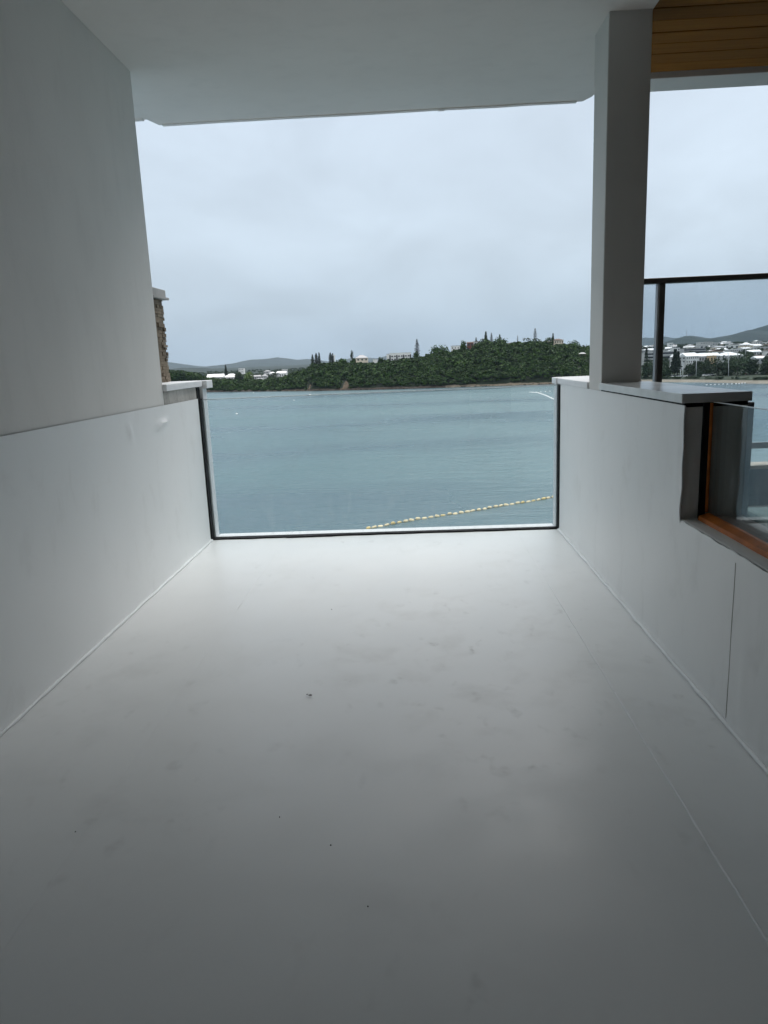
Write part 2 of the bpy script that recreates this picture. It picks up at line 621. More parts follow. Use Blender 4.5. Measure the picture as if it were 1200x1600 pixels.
MB().tube([(XR - .004, 2.74 + .0012 * math.sin(z * 19), z) for z in np.arange(.015, .705, .03)], .0022, 6).build('lap_shadow_line', M['concrete'], rsh, True)  # grey line painted in for the shadow along the liner lap
# ragged lip of liner folded round the window corner
lip = MB()
zz = np.arange(.70, 1.25, .02)
for k in range(len(zz) - 1):
    a = .010 + .010 * float(vnoise(zz[k] * 9, 5.)) + .004 * math.sin(zz[k] * 31)
    b = .010 + .010 * float(vnoise(zz[k + 1] * 9, 5.)) + .004 * math.sin(zz[k + 1] * 31)
    lip.add([(XR, 3.346 - a, zz[k]), (XR, 3.362, zz[k]), (XR, 3.362, zz[k + 1]), (XR, 3.346 - b, zz[k + 1])], [(0, 1, 2, 3)])
lipo = lip.build('liner_lip', M['liner_wall'], rw)
lm = lipo.modifiers.new('thickness', 'SOLIDIFY'); lm.thickness = .006
MB().box(1.242, 1.318, -.6, 3.354, .7065, .714).build('window_sill', M['jamb'], rw, bevel=.003)
MB().box(1.376, 1.52, -.6, 3.354, .7065, .722).build('window_sill', M['concrete'], rw, bevel=.003)
MB().box(1.3185, 1.344, 3.340, 3.3565, .70, 1.249).build('dark_joint', M['gasket'], rw)
MB().box(1.235, 1.52, 3.36, 4.82, 1.2315, 1.249).build('dark_joint', M['gasket'], rw)  # black strip painted in as the shadow gap beneath the coping slab
MB().box(1.222, 1.535, 3.352, 4.821, 1.2495, 1.292).build('coping_slab', M['coping_wet'], rw, bevel=.003)
MB().box(1.222, 1.60, 5.158, 6.185, 1.240, 1.288).build('coping_slab', M['coping'], rw, bevel=.006)
MB().box(1.212, 1.60, 6.195, 6.38, 1.238, 1.290).build('coping_slab', M['coping'], rw, bevel=.005)
MB().box(1.222, 1.60, 6.213, 6.33, -.30, 1.235).build('outer_jamb', M['coping'], rw, bevel=.004)
MB().box(1.524, 1.615, 3.50, 3.75, -.02, 1.232).build('pilaster', M['metal_grey'], rw, bevel=.004)

colm = MB().box(1.236, 1.492, 4.825, 5.152, 1.232, 3.452).build('column', M['column'], loc=(1.36, 4.99, 1.23), bevel=.006)
tag(colm, 'square grey rendered column between the pool opening and the terrace', 'column')

sill = MB().box(-1.781, 1.221, 6.222, 6.36, -.30, .004).build('outer_sill', M['coping'], bevel=.004)
tag(sill, 'white outer sill along the foot of the glass end panel', 'sill')

# ceiling slab with its drip edge
ceil = MB().prism([(-3.2, YB), (1.497, YB), (1.497, 6.29), (1.445, 6.395), (-1.995, 6.395), (-2.045, 6.24), (-3.2, 6.24)], 3.45, 3.80).build('ceiling', M['ceiling'], bevel=.006)
tag(ceil, kind='structure')
dp = MB()
xs = np.arange(-1.96, 1.43, .05)
for k in range(len(xs) - 1):
    h0 = .010 + .005 * float(vnoise(xs[k] * 4, 2.)) + (.005 if rnd.random() < .05 else 0)
    dp.box(xs[k], xs[k + 1], 6.355, 6.392, 3.4505 - h0, 3.4505)
dp.build('drip_edge', M['wall'], ceil)
MB().box(-3.1, -2.06, 6.205, 6.232, 3.438, 3.4495).build('drip_edge', M['wall'], ceil)

# the dark room behind: a wall of unlit glazed doors closing the terrace
back = MB().box(-3.2, 6.5, YB - .2, YB, -.30, 3.80).build('back_wall', M['dark_room'])
tag(back, kind='structure')
rwall = MB().box(6.4, 6.6, YB, 7.2, -.30, 3.80).build('side_wall', M['parapet'])
tag(rwall, kind='structure')

# ------------------------------------------------------------------ glass panels
eg = empty('glass_panel', (-.28, 6.2, 0))
tag(eg, 'wide clear glass panel closing the pool end above the bay', 'glass panel')
gx0, gx1, zl, zr = -1.795, 1.231, 1.221, 1.227
gv = [(gx0, 6.196, .004), (gx1, 6.196, .004), (gx1, 6.196, zr), (gx0, 6.196, zl), (gx0, 6.211, .004), (gx1, 6.211, .004), (gx1, 6.211, zr), (gx0, 6.211, zl)]
epane = MB().add(gv, [(0, 1, 2, 3), (5, 4, 7, 6), (0, 4, 5, 1), (1, 5, 6, 2), (0, 3, 7, 4)]).build('pane', M['pane'], eg)
MB().add([(gx0, 6.1955, zl), (gx1, 6.1955, zr), (gx1, 6.2115, zr), (gx0, 6.2115, zl),
          (gx0, 6.1955, zl + .007), (gx1, 6.1955, zr + .007), (gx1, 6.2115, zr + .007), (gx0, 6.2115, zl + .007)],
         [(3, 2, 1, 0), (4, 5, 6, 7), (0, 1, 5, 4), (1, 2, 6, 5), (2, 3, 7, 6), (3, 0, 4, 7)]).build('polished_edge', M['edge'], epane)
# sealant runs, a little uneven
def seal_run(fn, n, name='gasket'):
    b = MB()
    for k in range(n):
        b.add(*fn(k / n, (k + 1) / n))
    return b.build(name, M['gasket'], eg)


def _side(x, s, wmul):
    def fn(a, b):
        z0, z1 = .004 + a * 1.228, .004 + b * 1.228
        w = lambda t: 6.108 + .014 * float(vnoise(t * 22, x * 3 + 7)) + wmul
        v = [(x, w(a), z0), (x + s * .012, w(a) + .01, z0), (x + s * .012, 6.193, z0), (x, 6.193, z0),
             (x, w(b), z1), (x + s * .012, w(b) + .01, z1), (x + s * .012, 6.193, z1), (x, 6.193, z1)]
        return v, [(0, 1, 5, 4), (1, 2, 6, 5), (0, 3, 2, 1), (4, 5, 6, 7)]
    return fn


def _bot(a, b):
    x0, x1 = gx0 + a * (gx1 - gx0), gx0 + b * (gx1 - gx0)
    w = lambda t: 6.128 + .016 * float(vnoise(t * 26, 3.3)) + .010 * float(vnoise(t * 5, 9.3)) + (t > .36) * .012
    v = [(x0, w(a), .0), (x0, w(a) + .006, .012), (x0, 6.193, .016), (x1, w(b), .0), (x1, w(b) + .006, .012), (x1, 6.193, .016)]
    return v, [(0, 1, 4, 3), (1, 2, 5, 4)]


seal_run(_side(XL - .002, 1, 0), 40)
seal_run(_side(XR + .002, -1, .01), 40)
seal_run(_bot, 60)

sg = empty('glass_panel', (1.365, 1.4, .70))
tag(sg, 'smudged side glass panel set in orange sealant beside the terrace', 'glass panel')
spane = MB().box(1.360, 1.372, -.6, 3.35, .716, 1.249).build('pane', M['pane_side'], sg)
MB().box(1.3595, 1.3725, -.6, 3.35, 1.2492, 1.252).build('polished_edge', M['edge'], spane)
b = MB()
ys = np.arange(-.6, 3.341, .08)
for k in range(len(ys) - 1):
    j = .004 * float(vnoise(ys[k] * 8, 1.)); j2 = .004 * float(vnoise(ys[k + 1] * 8, 1.))
    v = []
    for yy, q in ((ys[k], j), (ys[k + 1], j2)):
        v += [(1.306 + q, yy, .7142), (1.310 + q, yy, .733), (1.345, yy, .744 + q), (1.3595, yy, .744 + q), (1.3595, yy, .7142)]
    b.add(v, [(0, 1, 6, 5), (1, 2, 7, 6), (2, 3, 8, 7)])
b.build('orange_seal', M['orange'], sg)
MB().box(1.3445, 1.3585, 3.336, 3.352, .744, 1.247).build('orange_seal', M['orange'], sg, bevel=.003)

# ------------------------------------------------------------------ the neighbouring terrace
tceil = MB().box(1.499, 6.4, YB, 6.07, 3.555, 3.80).build('timber_ceiling', M['dark_room'])
tag(tceil, kind='structure')
yb = 6.062
k = 0
bme = MB().box(0, 4.88, 0, .170, 0, .022).mesh('board')
bme.materials.append(M['timber'])
while yb > 2.6:
    o = bpy.data.objects.new('board', bme)
    COL.objects.link(o)
    o.parent = tceil
    o.location = (1.502, yb - .170, 3.520 + rnd.uniform(-.0025, .0025))
    bv = o.modifiers.new('bevel', 'BEVEL'); bv.width = .004; bv.segments = 2
    yb -= .178
    k += 1
MB().box(1.502, 6.38, YB + .01, yb - .004, 3.522, 3.545).build('panel', M['timber'], tceil)
MB().box(1.499, 6.4, 6.088, 6.235, 3.486, 3.80).build('fascia', M['ceiling'], tceil, bevel=.004)
MB().box(1.499, 6.4, 6.241, 6.40, 3.494, 3.80).build('fascia', M['ceiling'], tceil, bevel=.004)

tfl = MB().box(1.53, 6.4, YB, 7.15, -.30, -.045).build('terrace_floor', M['parapet'])
tag(tfl, kind='structure')
dme = MB().box(0, 4.85, 0, .138, 0, .028).mesh('deck_board')
dme.materials.append(M['deck'])
yy = 2.6
while yy < 6.8:
    o = bpy.data.objects.new('deck_board', dme)
    COL.objects.link(o); o.parent = tfl
    o.location = (1.54, yy, -.042 + rnd.uniform(-.002, .002))
    yy += .144
pw = empty('parapet', (4, 7.0, -.05))
tag(pw, 'low dark grey parapet with beige cap at the terrace edge', 'parapet')
MB().box(1.62, 6.4, 6.95, 7.12, -.06, .335).build('wall', M['parapet'], pw)
MB().box(1.62, 6.4, 6.92, 7.15, .3355, .372).build('cap', M['beige'], pw, bevel=.004)
bal = empty('balustrade', (4, 7.03, .372))
tag(bal, 'tall glass balustrade with dark handrail on the terrace right of the column', 'balustrade')
MB().box(1.70, 6.4, 6.985, 7.075, 2.075, 2.125).build('handrail', M['metal_dark'], bal, bevel=.006)
MB().box(1.70, 6.4, 7.008, 7.052, .520, .580).build('lower_rail', M['metal_grey'], bal, bevel=.004)
for xp in (2.33, 3.95, 5.55):
    pst = MB().box(xp - .026, xp + .026, 6.99, 7.07, .3725, 2.0745).build('post', M['metal_dark'], bal, bevel=.004)
    MB().box(xp - .040, xp - .0265, 6.998, 7.062, .3725, 2.0745).build('glazing_bead', M['metal_grey'], pst)
for a, c in ((1.71, 2.285), (2.36, 3.905), (3.98, 5.505), (5.58, 6.39)):
    MB().box(a, c, 7.024, 7.034, .584, 2.073).build('pane', M['pane_tint'], bal)

# grey-green bench end on the deck
bn = empty('bench', (2.95, 5.45, -.014))
tag(bn, 'grey-green padded bench standing on the terrace deck behind the side glass', 'bench')
MB().box(2.60, 3.5, 5.28, 5.72, .03, .17).build('base', M['teal'], bn, bevel=.02)
MB().box(2.585, 3.515, 5.265, 5.735, .172, .235).build('cushion', M['teal'], bn, bevel=.025)
for fx in (2.65, 3.45):
    for fy in (5.33, 5.67):
        MB().box(fx - .02, fx + .02, fy - .02, fy + .02, -.014, .03).build('leg', M['metal_dark'], bn)

# ------------------------------------------------------------------ stone pier behind the left wall
sp = empty('stone_pier', (-2.3, 6.1, 1.386))
tag(sp, 'brown rough stone pier with pale cap behind the left wall', 'pier')
MB().box(-2.555, -2.052, 5.935, 6.165, 1.3865, 2.055).build('core', M['stone_mortar'], sp)
b = MB()
zc_ = 1.388
while zc_ < 2.045:
    h = rnd.uniform(.016, .034)
    h = min(h, 2.053 - zc_)
    for face in range(3):
        p = 0.0
        L = .24 if face == 0 else .48
        while p < L - .01:
            w = min(rnd.uniform(.05, .14), L - p)
            d = rnd.uniform(.004, .020)
            if face == 0:       # faces the bay side (+X)
                b.box(-2.06, -2.052 + d, 5.93 + p, 5.93 + p + w - .002, zc_, zc_ + h - .002, rnd.uniform(-.04, .04))
            elif face == 1:     # towards the camera
                b.box(-2.56 + p, -2.56 + p + w - .003, 5.935 - d, 5.94, zc_, zc_ + h - .003, rnd.uniform(-.06, .06))
            else:
                b.box(-2.56 + p, -2.56 + p + w - .003, 6.16, 6.165 + d, zc_, zc_ + h - .003, rnd.uniform(-.06, .06))
            p += w
    zc_ += h
so = b.build('stone_facing', M['stone'], sp)
tag(so, kind='stuff')
MB().box(-2.62, -2.000, 5.87, 6.23, 2.056, 2.074).build('cap', M['pier_cap'], sp, bevel=.003)
MB().box(-2.60, -2.020, 5.89, 6.21, 2.0745, 2.135).build('cap', M['pier_cap'], sp, bevel=.004)

# grit and flecks lying on the liner
b = MB()
for (x, y, r) in ((485, 1087, .012), (480, 1086, .006), (517, 1322, .0035), (437, 1278, .0035), (118, 1301, .003), (575, 1418, .003),
                  (518, 953, .005)):
    p = pt(x, y, Z=.006)
    n = 5
    a0 = rnd.random() * 6
    v = [(p[0] + r * rnd.uniform(.5, 1.2) * math.cos(a0 + 6.283 * k / n), p[1] + r * rnd.uniform(.4, 1) * math.sin(a0 + 6.283 * k / n), .0085) for k in range(n)] + [(p[0], p[1], .013)]
    b.add(v, [(k, (k + 1) % n, n) for k in range(n)])
o = b.build('grit', M['gasket'])
tag(o, 'dark flecks of grit scattered over the white floor', 'grit', kind='stuff')

# ------------------------------------------------------------------ far materials
def mat_sea():
    m = Mat('sea_water')
    v = m.coord((1, 1, 1), (0, 0, .35))
    patch = m.noise(.012, 4, .55, m.coord((.45, 1.2, 1), (0, 0, .2)), .4)
    shoal = m.noise(.004, 3, .5, m.coord((1, 1.6, 1)))
    col = m.mix(m.ramp(shoal, [(.35, 0.0), (.65, 1.0)]), (.058, .118, .138), (.078, .150, .166))
    col = m.mix(m.ramp(patch, [(.36, 0.0), (.54, 1.0)]), m.mix(1.0, col, (.60, .66, .72), 'MULTIPLY'), col)
    m.base(col)
    m.b.inputs['IOR'].default_value = 1.33
    m.set(m.ramp(patch, [(.38, .24), (.62, .36)]), .5)
    w1 = m.noise(.9, 3, .55, m.coord((.45, 1.5, 1), (0, 0, -.12)), .3)
    w2 = m.noise(.22, 3, .5, m.coord((.5, 1.3, 1), (0, 0, .1)))
    h = m.math('ADD', m.math('MULTIPLY', w1, .40), m.math('MULTIPLY', w2, .7))
    gust = m.ramp(patch, [(.36, .25), (.60, 1.0)])
    m.bump(m.math('MULTIPLY', h, gust), 1.0, 1.0)
    return m.m


M['sea'] = mat_sea()
M['leaf'] = mat_leaf('hill_foliage', (.005, .016, .006), (.020, .056, .010), (.060, .115, .018), .16)  # leaf colours vary; the lighter tones also paint in sunlit patches
M['leaf_town'] = mat_leaf('town_foliage', (.026, .046, .026), (.040, .065, .034), (.06, .085, .045))
M['leaf_pine'] = mat_leaf('pine_foliage', (.030, .050, .032), (.045, .065, .042), (.07, .09, .06))
M['leaf_grey'] = mat_leaf('grey_pine_foliage', (.11, .125, .125), (.15, .165, .165), (.20, .21, .21))
M['leaf_bright'] = mat_leaf('bright_foliage', (.07, .12, .03), (.09, .14, .04), (.12, .17, .05))
M['under'] = simple('undergrowth', (.009, .016, .008), .9, .4, .15, .2)
M['soil'] = simple('bare_soil', (.10, .075, .052), .9, .3, .35, .2, .4, 0, .3)
M['rock'] = simple('shore_rock', (.050, .041, .033), .9, .45, .5, .2, .5, 0, .3)
M['rock_pale'] = simple('pale_shore_stone', (.14, .12, .09), .9, .3, .5, .2, .4, 0, .3)
M['sand'] = simple('beach_sand', (.27, .24, .195), .9, .15, .12, .2)
M['ground_t'] = simple('town_ground', (.045, .058, .038), .9, .4, .03, .2)
M['far_hill'] = simple('far_hill_cover', (.022, .036, .032), .9, .35, .006, .2)
M['bark'] = simple('bark', (.12, .095, .075), .9, .25, 4, .2)
M['w_white'] = simple('white_wall_paint', (.78, .78, .76), .7, .06, .4)
M['w_cream'] = simple('cream_wall_paint', (.70, .62, .50), .7, .08, .4)
M['w_grey'] = simple('grey_wall_paint', (.42, .42, .42), .7, .1, .3)
M['w_stone'] = simple('pale_grey_wall', (.55, .55, .54), .7, .1, .3)
M['w_red'] = simple('red_wall_paint', (.17, .06, .045), .7, .15, .4)
M['w_tan'] = simple('tan_wall_paint', (.55, .40, .24), .7, .1, .4)
M['roof_white'] = simple('white_metal_roof', (.82, .82, .82), .45, .06, .3)
M['roof_grey'] = simple('grey_metal_roof', (.34, .34, .35), .5, .12, .3)
M['roof_brown'] = simple('brown_tile_roof', (.12, .080, .066), .8, .15, .4)
M['glass_far'] = simple('dark_window', (.04, .045, .055), .12, .3, .5, .5)
M['float'] = simple('cream_float', (.70, .58, .36), .5, .18, 1.1, .4)
M['float_white'] = simple('white_float', (.82, .82, .80), .5, .06, 1.0, .4)
M['rope'] = simple('wet_rope', (.20, .17, .11), .8, .2, 3)
M['pole'] = simple('pale_pole', (.60, .61, .62), .5, .1, 1)

# ------------------------------------------------------------------ sea, far land
sea = grid_obj('sea', np.array([[(x, y, SEA) for y in (14.0, 60, 250, 700, 2000, 10500)] for x in (-5600.0, -900, -200, 0, 200, 900, 5600)]), M['sea'], smooth=False)
tag(sea, kind='structure')


def interp(x, pts):
    return np.interp(x, [p[0] for p in pts], [p[1] for p in pts])


def ridge(name, Y, prof, base, depth, rough, mat, seed, nx=220, nd=14):
    """a range of hills whose skyline passes the given sight-line heights at distance Y; slopes fall to both sides"""
    px_ = np.linspace(prof[0][0], prof[-1][0], nx)
    py_ = interp(px_, prof)
    crest = np.array([pt(a, b, Y=Y) for a, b in zip(px_, py_)])
    crest[:, 2] += rough * fbm(crest[:, 0] / (rough * 9) + seed, np.full(nx, seed * 1.7), 4) * .5
    rows = []
    for t in np.linspace(-1, 1, nd * 2 + 1):
        s = (1 - abs(t)) ** .8
        yy_ = Y + t * depth
        xx_ = crest[:, 0] * (1 + .12 * t * 0) + 0
        n = fbm(xx_ / (depth * .22) + seed * 3, np.full(nx, t * 3.2 + seed), 4)
        zz_ = base + (crest[:, 2] - base) * np.clip(s + .28 * n * s * (1 - s) * 3, 0, None)
        rows.append(np.stack([xx_, np.full(nx, yy_), zz_], -1))
    o = grid_obj(name, np.array(rows).transpose(1, 0, 2), mat)
    tag(o, kind='structure')
    return o


ridge('far_hills', 8500, [(-250, 590), (100, 582), (243, 566), (262, 566), (280, 570), (297, 577), (310, 578), (330, 574), (352, 570), (376, 567), (392, 562), (402, 562), (418, 561),
                          (434, 559), (443, 560), (452, 560), (462, 562), (480, 561), (500, 563), (530, 566), (545, 560), (566, 558), (590, 560), (610, 553), (622, 556), (650, 560), (720, 562), (900, 548), (960, 540), (1004, 527),
                          (1022, 527), (1036, 524), (1052, 528), (1066, 527), (1078, 524), (1092, 527), (1108, 529), (1128, 525), (1139, 524), (1152, 528), (1200, 530), (1450, 520)],
      SEA - .5, 1500, 44, M['far_hill'], 3.3)
ridge('green_ridge', 3000, [(120, 585), (243, 578), (268, 576), (284, 573), (300, 573), (318, 576), (340, 577), (372, 578), (392, 581), (420, 584), (470, 590), (560, 590)],
      SEA - .5, 700, 20, M['far_hill'], 8.1)
ridge('mast_hill', 3600, [(1015, 545), (1030, 541), (1046, 536), (1060, 529), (1070, 526), (1080, 526), (1090, 529), (1100, 533), (1120, 538), (1150, 545)],
      SEA - .5, 750, 16, M['far_hill'], 5.5, 160)
ridge('right_hill', 4200, [(1080, 548), (1110, 538), (1132, 531), (1146, 523), (1160, 519), (1174, 519), (1186, 517), (1193, 511), (1200, 508), (1225, 500), (1290, 505), (1400, 520)],
      SEA - .5, 1100, 24, M['far_hill'], 1.9, 160)

# ------------------------------------------------------------------ the wooded headland
SHORE = [(150, 612, 600), (240, 612, 600), (300, 612.5, 0), (330, 612.5, 0), (380, 612, 0), (440, 611.5, 0), (487, 611, 0), (540, 610, 0), (600, 608.5, 0), (650, 607, 0), (700, 605.5, 0),
         (760, 603.5, 0), (820, 601.5, 0), (870, 600, 0), (930, 598.5, 0), (965, 596, 0)]
CREST = [(150, 596), (243, 587), (262, 583), (276, 585), (300, 589), (322, 596), (345, 599), (400, 599), (430, 598), (448, 595), (462, 588), (478, 581), (490, 575), (505, 573), (540, 572),
         (570, 572), (600, 570), (625, 566), (650, 564), (668, 560), (700, 554), (720, 552), (738, 548), (755, 541), (775, 539), (800, 545), (825, 540), (850, 541), (880, 543), (905, 547), (930, 551), (965, 580)]
NS = 260
px_ = np.linspace(150, 965, NS)
shore = np.array([pt(a, interp(a, SHORE), Z=SEA) for a in px_])
wdt = 60 + 45 * np.clip((px_ - 480) / 250, 0, 1) + 18 * fbm(px_ / 60, px_ * 0 + 4, 3)
crest = np.array([pt(a, interp(a, CREST), Y=s[1] + w) for a, s, w in zip(px_, shore, wdt)])
NT, NB = 40, 22


def hill_pt(i, t):
    """t 0..1 from the shore to the crest, 1..2 the back slope"""
    s, c = shore[i], crest[i]
    if t <= 1:
        x = s[0] + (c[0] - s[0]) * t
        y = s[1] + (c[1] - s[1]) * t
        k = min(1.0, t / .06) * .13 + .87 * (1 - (1 - max(0, (t - .02) / .98)) ** 1.5)
        z = SEA + (c[2] - SEA) * k
        z += 2.2 * float(fbm(x / 22, y / 22, 3)) * math.sin(math.pi * min(1, t * 1.02)) ** .7
    else:
        u = t - 1
        x = c[0] + (c[0] - s[0]) * u * 1.2
        y = c[1] + 170 * u
        z = SEA - 1 + (c[2] - SEA + 1) * (1 - u * u * 1.0)
    return x, y, z


P = np.array([[hill_pt(i, t) for t in list(np.linspace(0, 1, NT)) + list(np.linspace(1, 2, NB))[1:]] for i in range(NS)])
P[:, 0, 2] = SEA - .6
hill = grid_obj('wooded_hill', P, M['under'])
tag(hill, kind='structure')


def crown_tpl(n_lobes, n_leaf, seed, leaf=.5, flat=.8):
    """unit crown (radius ~1, centred on its foot): leaf-clump quads on several overlapping lobes"""
    g = np.random.default_rng(seed)
    Q = []
    for k in range(n_lobes):
        a = g.random() * 6.28; r = math.sqrt(g.random()) * .62
        c = np.array([r * math.cos(a), r * math.sin(a), .55 + .45 * g.random() * (1 - r * .7)])
        R = g.uniform(.34, .55)
        d = g.normal(size=(n_leaf, 3)); d /= np.linalg.norm(d, axis=1)[:, None]
        d[:, 2] = np.where(d[:, 2] < -.45, -d[:, 2], d[:, 2])
        p = c + d * (R * g.uniform(.72, 1.12, (n_leaf, 1))) * np.array([1, 1, flat])
        nrm = d + g.normal(size=(n_leaf, 3)) * .55
        nrm /= np.linalg.norm(nrm, axis=1)[:, None]
        a1 = np.cross(nrm, g.normal(size=(n_leaf, 3))); a1 /= np.linalg.norm(a1, axis=1)[:, None]
        a2 = np.cross(nrm, a1)
        s = leaf * g.uniform(.5, 1.15, (n_leaf, 1)) * .5
        Q.append(np.stack([p - a1 * s - a2 * s * .7, p + a1 * s * .8 - a2 * s, p + a1 * s + a2 * s * .8, p - a1 * s * .7 + a2 * s], 1))
    return np.concatenate(Q)


TPL = [crown_tpl(6, 20, s, .38) for s in range(8)]


def place(tpl, p, rx, rz, a):
    co, si = math.cos(a), math.sin(a)
    V = tpl * np.array([rx, rx, rz])
    X = V[..., 0] * co - V[..., 1] * si; Yv = V[..., 0] * si + V[..., 1] * co
    return np.stack([X + p[0], Yv + p[1], V[..., 2] + p[2]], -1)


SOIL = [(540, 597, 14, 8), (484, 604, 9, 5), (571, 604, 5, 3)]
soil_c = []
for (x, y, w, h) in SOIL:
    i = int(np.argmin(abs(px_ - x)))
    soil_c.append((i, w / (px_[1] - px_[0])))
Qs = []
cnt = 0
lens = np.linalg.norm(np.diff(shore[:, :2], axis=0), axis=1).sum()
for k in range(6600):
    fi = rng.random() * (NS - 1); i = int(fi)
    t = 1.16 * rng.random() + .03
    if px_[i] > 940 and rng.random() < .5: continue
    p = np.array(hill_pt(i, t)) * (1 - (fi - i)) + np.array(hill_pt(min(NS - 1, i + 1), t)) * (fi - i)
    skip = False
    for (si_, w) in soil_c:
        if abs(fi - si_) < w * .5 and .03 < t < .30: skip = True
    if skip: continue
    big = float(fbm(p[0] / 30 + 3, p[1] / 30, 2))
    r = (rng.uniform(3.0, 4.3) if rng.random() < .12 else rng.uniform(1.5, 3.0)) * (1.0 + .45 * max(0, big) * 2) * (.75 + .25 * min(1, t * 4))
    rz = r * rng.uniform(.75, 1.15)
    if t > .9: rz *= .8
    Qs.append(place(TPL[cnt % 8], p - np.array([0, 0, r * .25]), r, rz, rng.random() * 6.28))
    cnt += 1
forest = quads_obj('hillside_forest', np.concatenate(Qs), M['leaf'])
tag(forest, 'dense dark green forest covering the headland across the bay', 'forest', kind='stuff')

# rocky foreshore below the trees, paler to the right
b = MB()
bp = MB()
for k in range(1500):
    fi = rng.random() * (NS - 2); i = int(fi); f = fi - i
    s = shore[i] * (1 - f) + shore[i + 1] * f
    d = rng.random() ** 1.3 * 7.0
    r = rng.uniform(.35, 1.25)
    tgt = bp if (px_[i] > 690 and rng.random() < .65) or (400 < px_[i] < 486 and d < 2.5) else b
    c = (s[0] + rng.normal() * .5, s[1] + d - 1.0, SEA + .12 + .16 * d)
    n = 6
    a0 = rng.random() * 6
    v = [(c[0] + r * rng.uniform(.7, 1.2) * math.cos(a0 + 6.283 * q / n), c[1] + r * rng.uniform(.6, 1.0) * math.sin(a0 + 6.283 * q / n), c[2] - r * .3) for q in range(n)]
    v += [(c[0] + (x - c[0]) * .55, c[1] + (y - c[1]) * .55, c[2] + r * rng.uniform(.2, .5)) for x, y, z in v]
    tgt.add(v, [(q, (q + 1) % n, n + (q + 1) % n, n + q) for q in range(n)] + [tuple(range(n, 2 * n))])
tag(b.build('shore_rocks', M['rock']), 'dark brown rocks lining the foot of the wooded headland', 'rocks', kind='stuff')
tag(bp.build('shore_rocks', M['rock_pale']), 'pale stones along the headland shore, at the right and by the seawall', 'rocks', kind='stuff')
# strip of bare bank under the trees
for a0, a1, hh, dd, mt in ((150, 700, 1.5, 3.5, 'rock'), (690, 965, 2.3, 7.0, 'rock_pale')):
    ii = np.where((px_ >= a0) & (px_ <= a1))[0]
    rows = []
    for t in np.linspace(0, 1, 6):
        n = fbm(px_[ii] / 7, px_[ii] * 0 + t * 2, 3)
        rows.append(np.stack([shore[ii, 0], shore[ii, 1] - 1.5 + (dd + n * 1.5) * t, SEA - .2 + hh * t ** .8 * (1 + .5 * n)], -1))
    o = grid_obj('shore_bank', np.array(rows).transpose(1, 0, 2), M[mt])
    tag(o, kind='structure')
# bare soil scars on the bank
for (x, y, w, h) in SOIL:
    i = int(np.argmin(abs(px_ - x)))
    Ys = shore[i][1]
    us = np.linspace(-1, 1, 15); ts = np.linspace(0, 1, 12)
    rows = []
    for u in us:
        row = []
        for t in ts:
            wv = (1 - .55 * t) * (1 + .35 * float(vnoise(t * 5, x)))
            X_ = shore[i][0] + u * w * .5 * px_size(Ys) * wv
            row.append((X_, Ys + 1.0 + t * 6, SEA + .4 + t * h * 1.6 * px_size(Ys) * (1 - .25 * u * u) + .5 * float(fbm(u * 3 + x, t * 3, 3))))
        rows.append(row)
    o = grid_obj('soil_scar', np.array(rows), M['soil'])
    tag(o, kind='structure')
# low seawall with its end post
p0, p1 = pt(398, 611.3, Z=SEA), pt(487, 610.6, Z=SEA)
swl = empty('seawall', tuple((p0 + p1) / 2))
tag(swl, 'low pale stone seawall at the foot of the headland', 'seawall')
dv = (p1 - p0); nseg = 14
b = MB()
for k in range(nseg):
    q0 = p0 + dv * k / nseg; q1 = p0 + dv * (k + 1) / nseg
    hh = .9 + .35 * rnd.random()
    b.add([(q0[0], q0[1] - 1.4, SEA - .5), (q1[0] - .1, q1[1] - 1.4, SEA - .5), (q1[0] - .1, q1[1] + 1, SEA - .5), (q0[0], q0[1] + 1, SEA - .5),
           (q0[0], q0[1] - 1.1, SEA + hh), (q1[0] - .1, q1[1] - 1.1, SEA + hh), (q1[0] - .1, q1[1] + 1, SEA + hh), (q0[0], q0[1] + 1, SEA + hh)],
          [(0, 1, 5, 4), (1, 2, 6, 5), (2, 3, 7, 6), (3, 0, 4, 7), (4, 5, 6, 7)])
b.build('wall', M['rock_pale'], swl)
MB().box(p1[0] - 1.2, p1[0] + .1, p1[1] - 1.2, p1[1] + .2, SEA, SEA + 2.4).build('end_post', M['rock_pale'], swl)

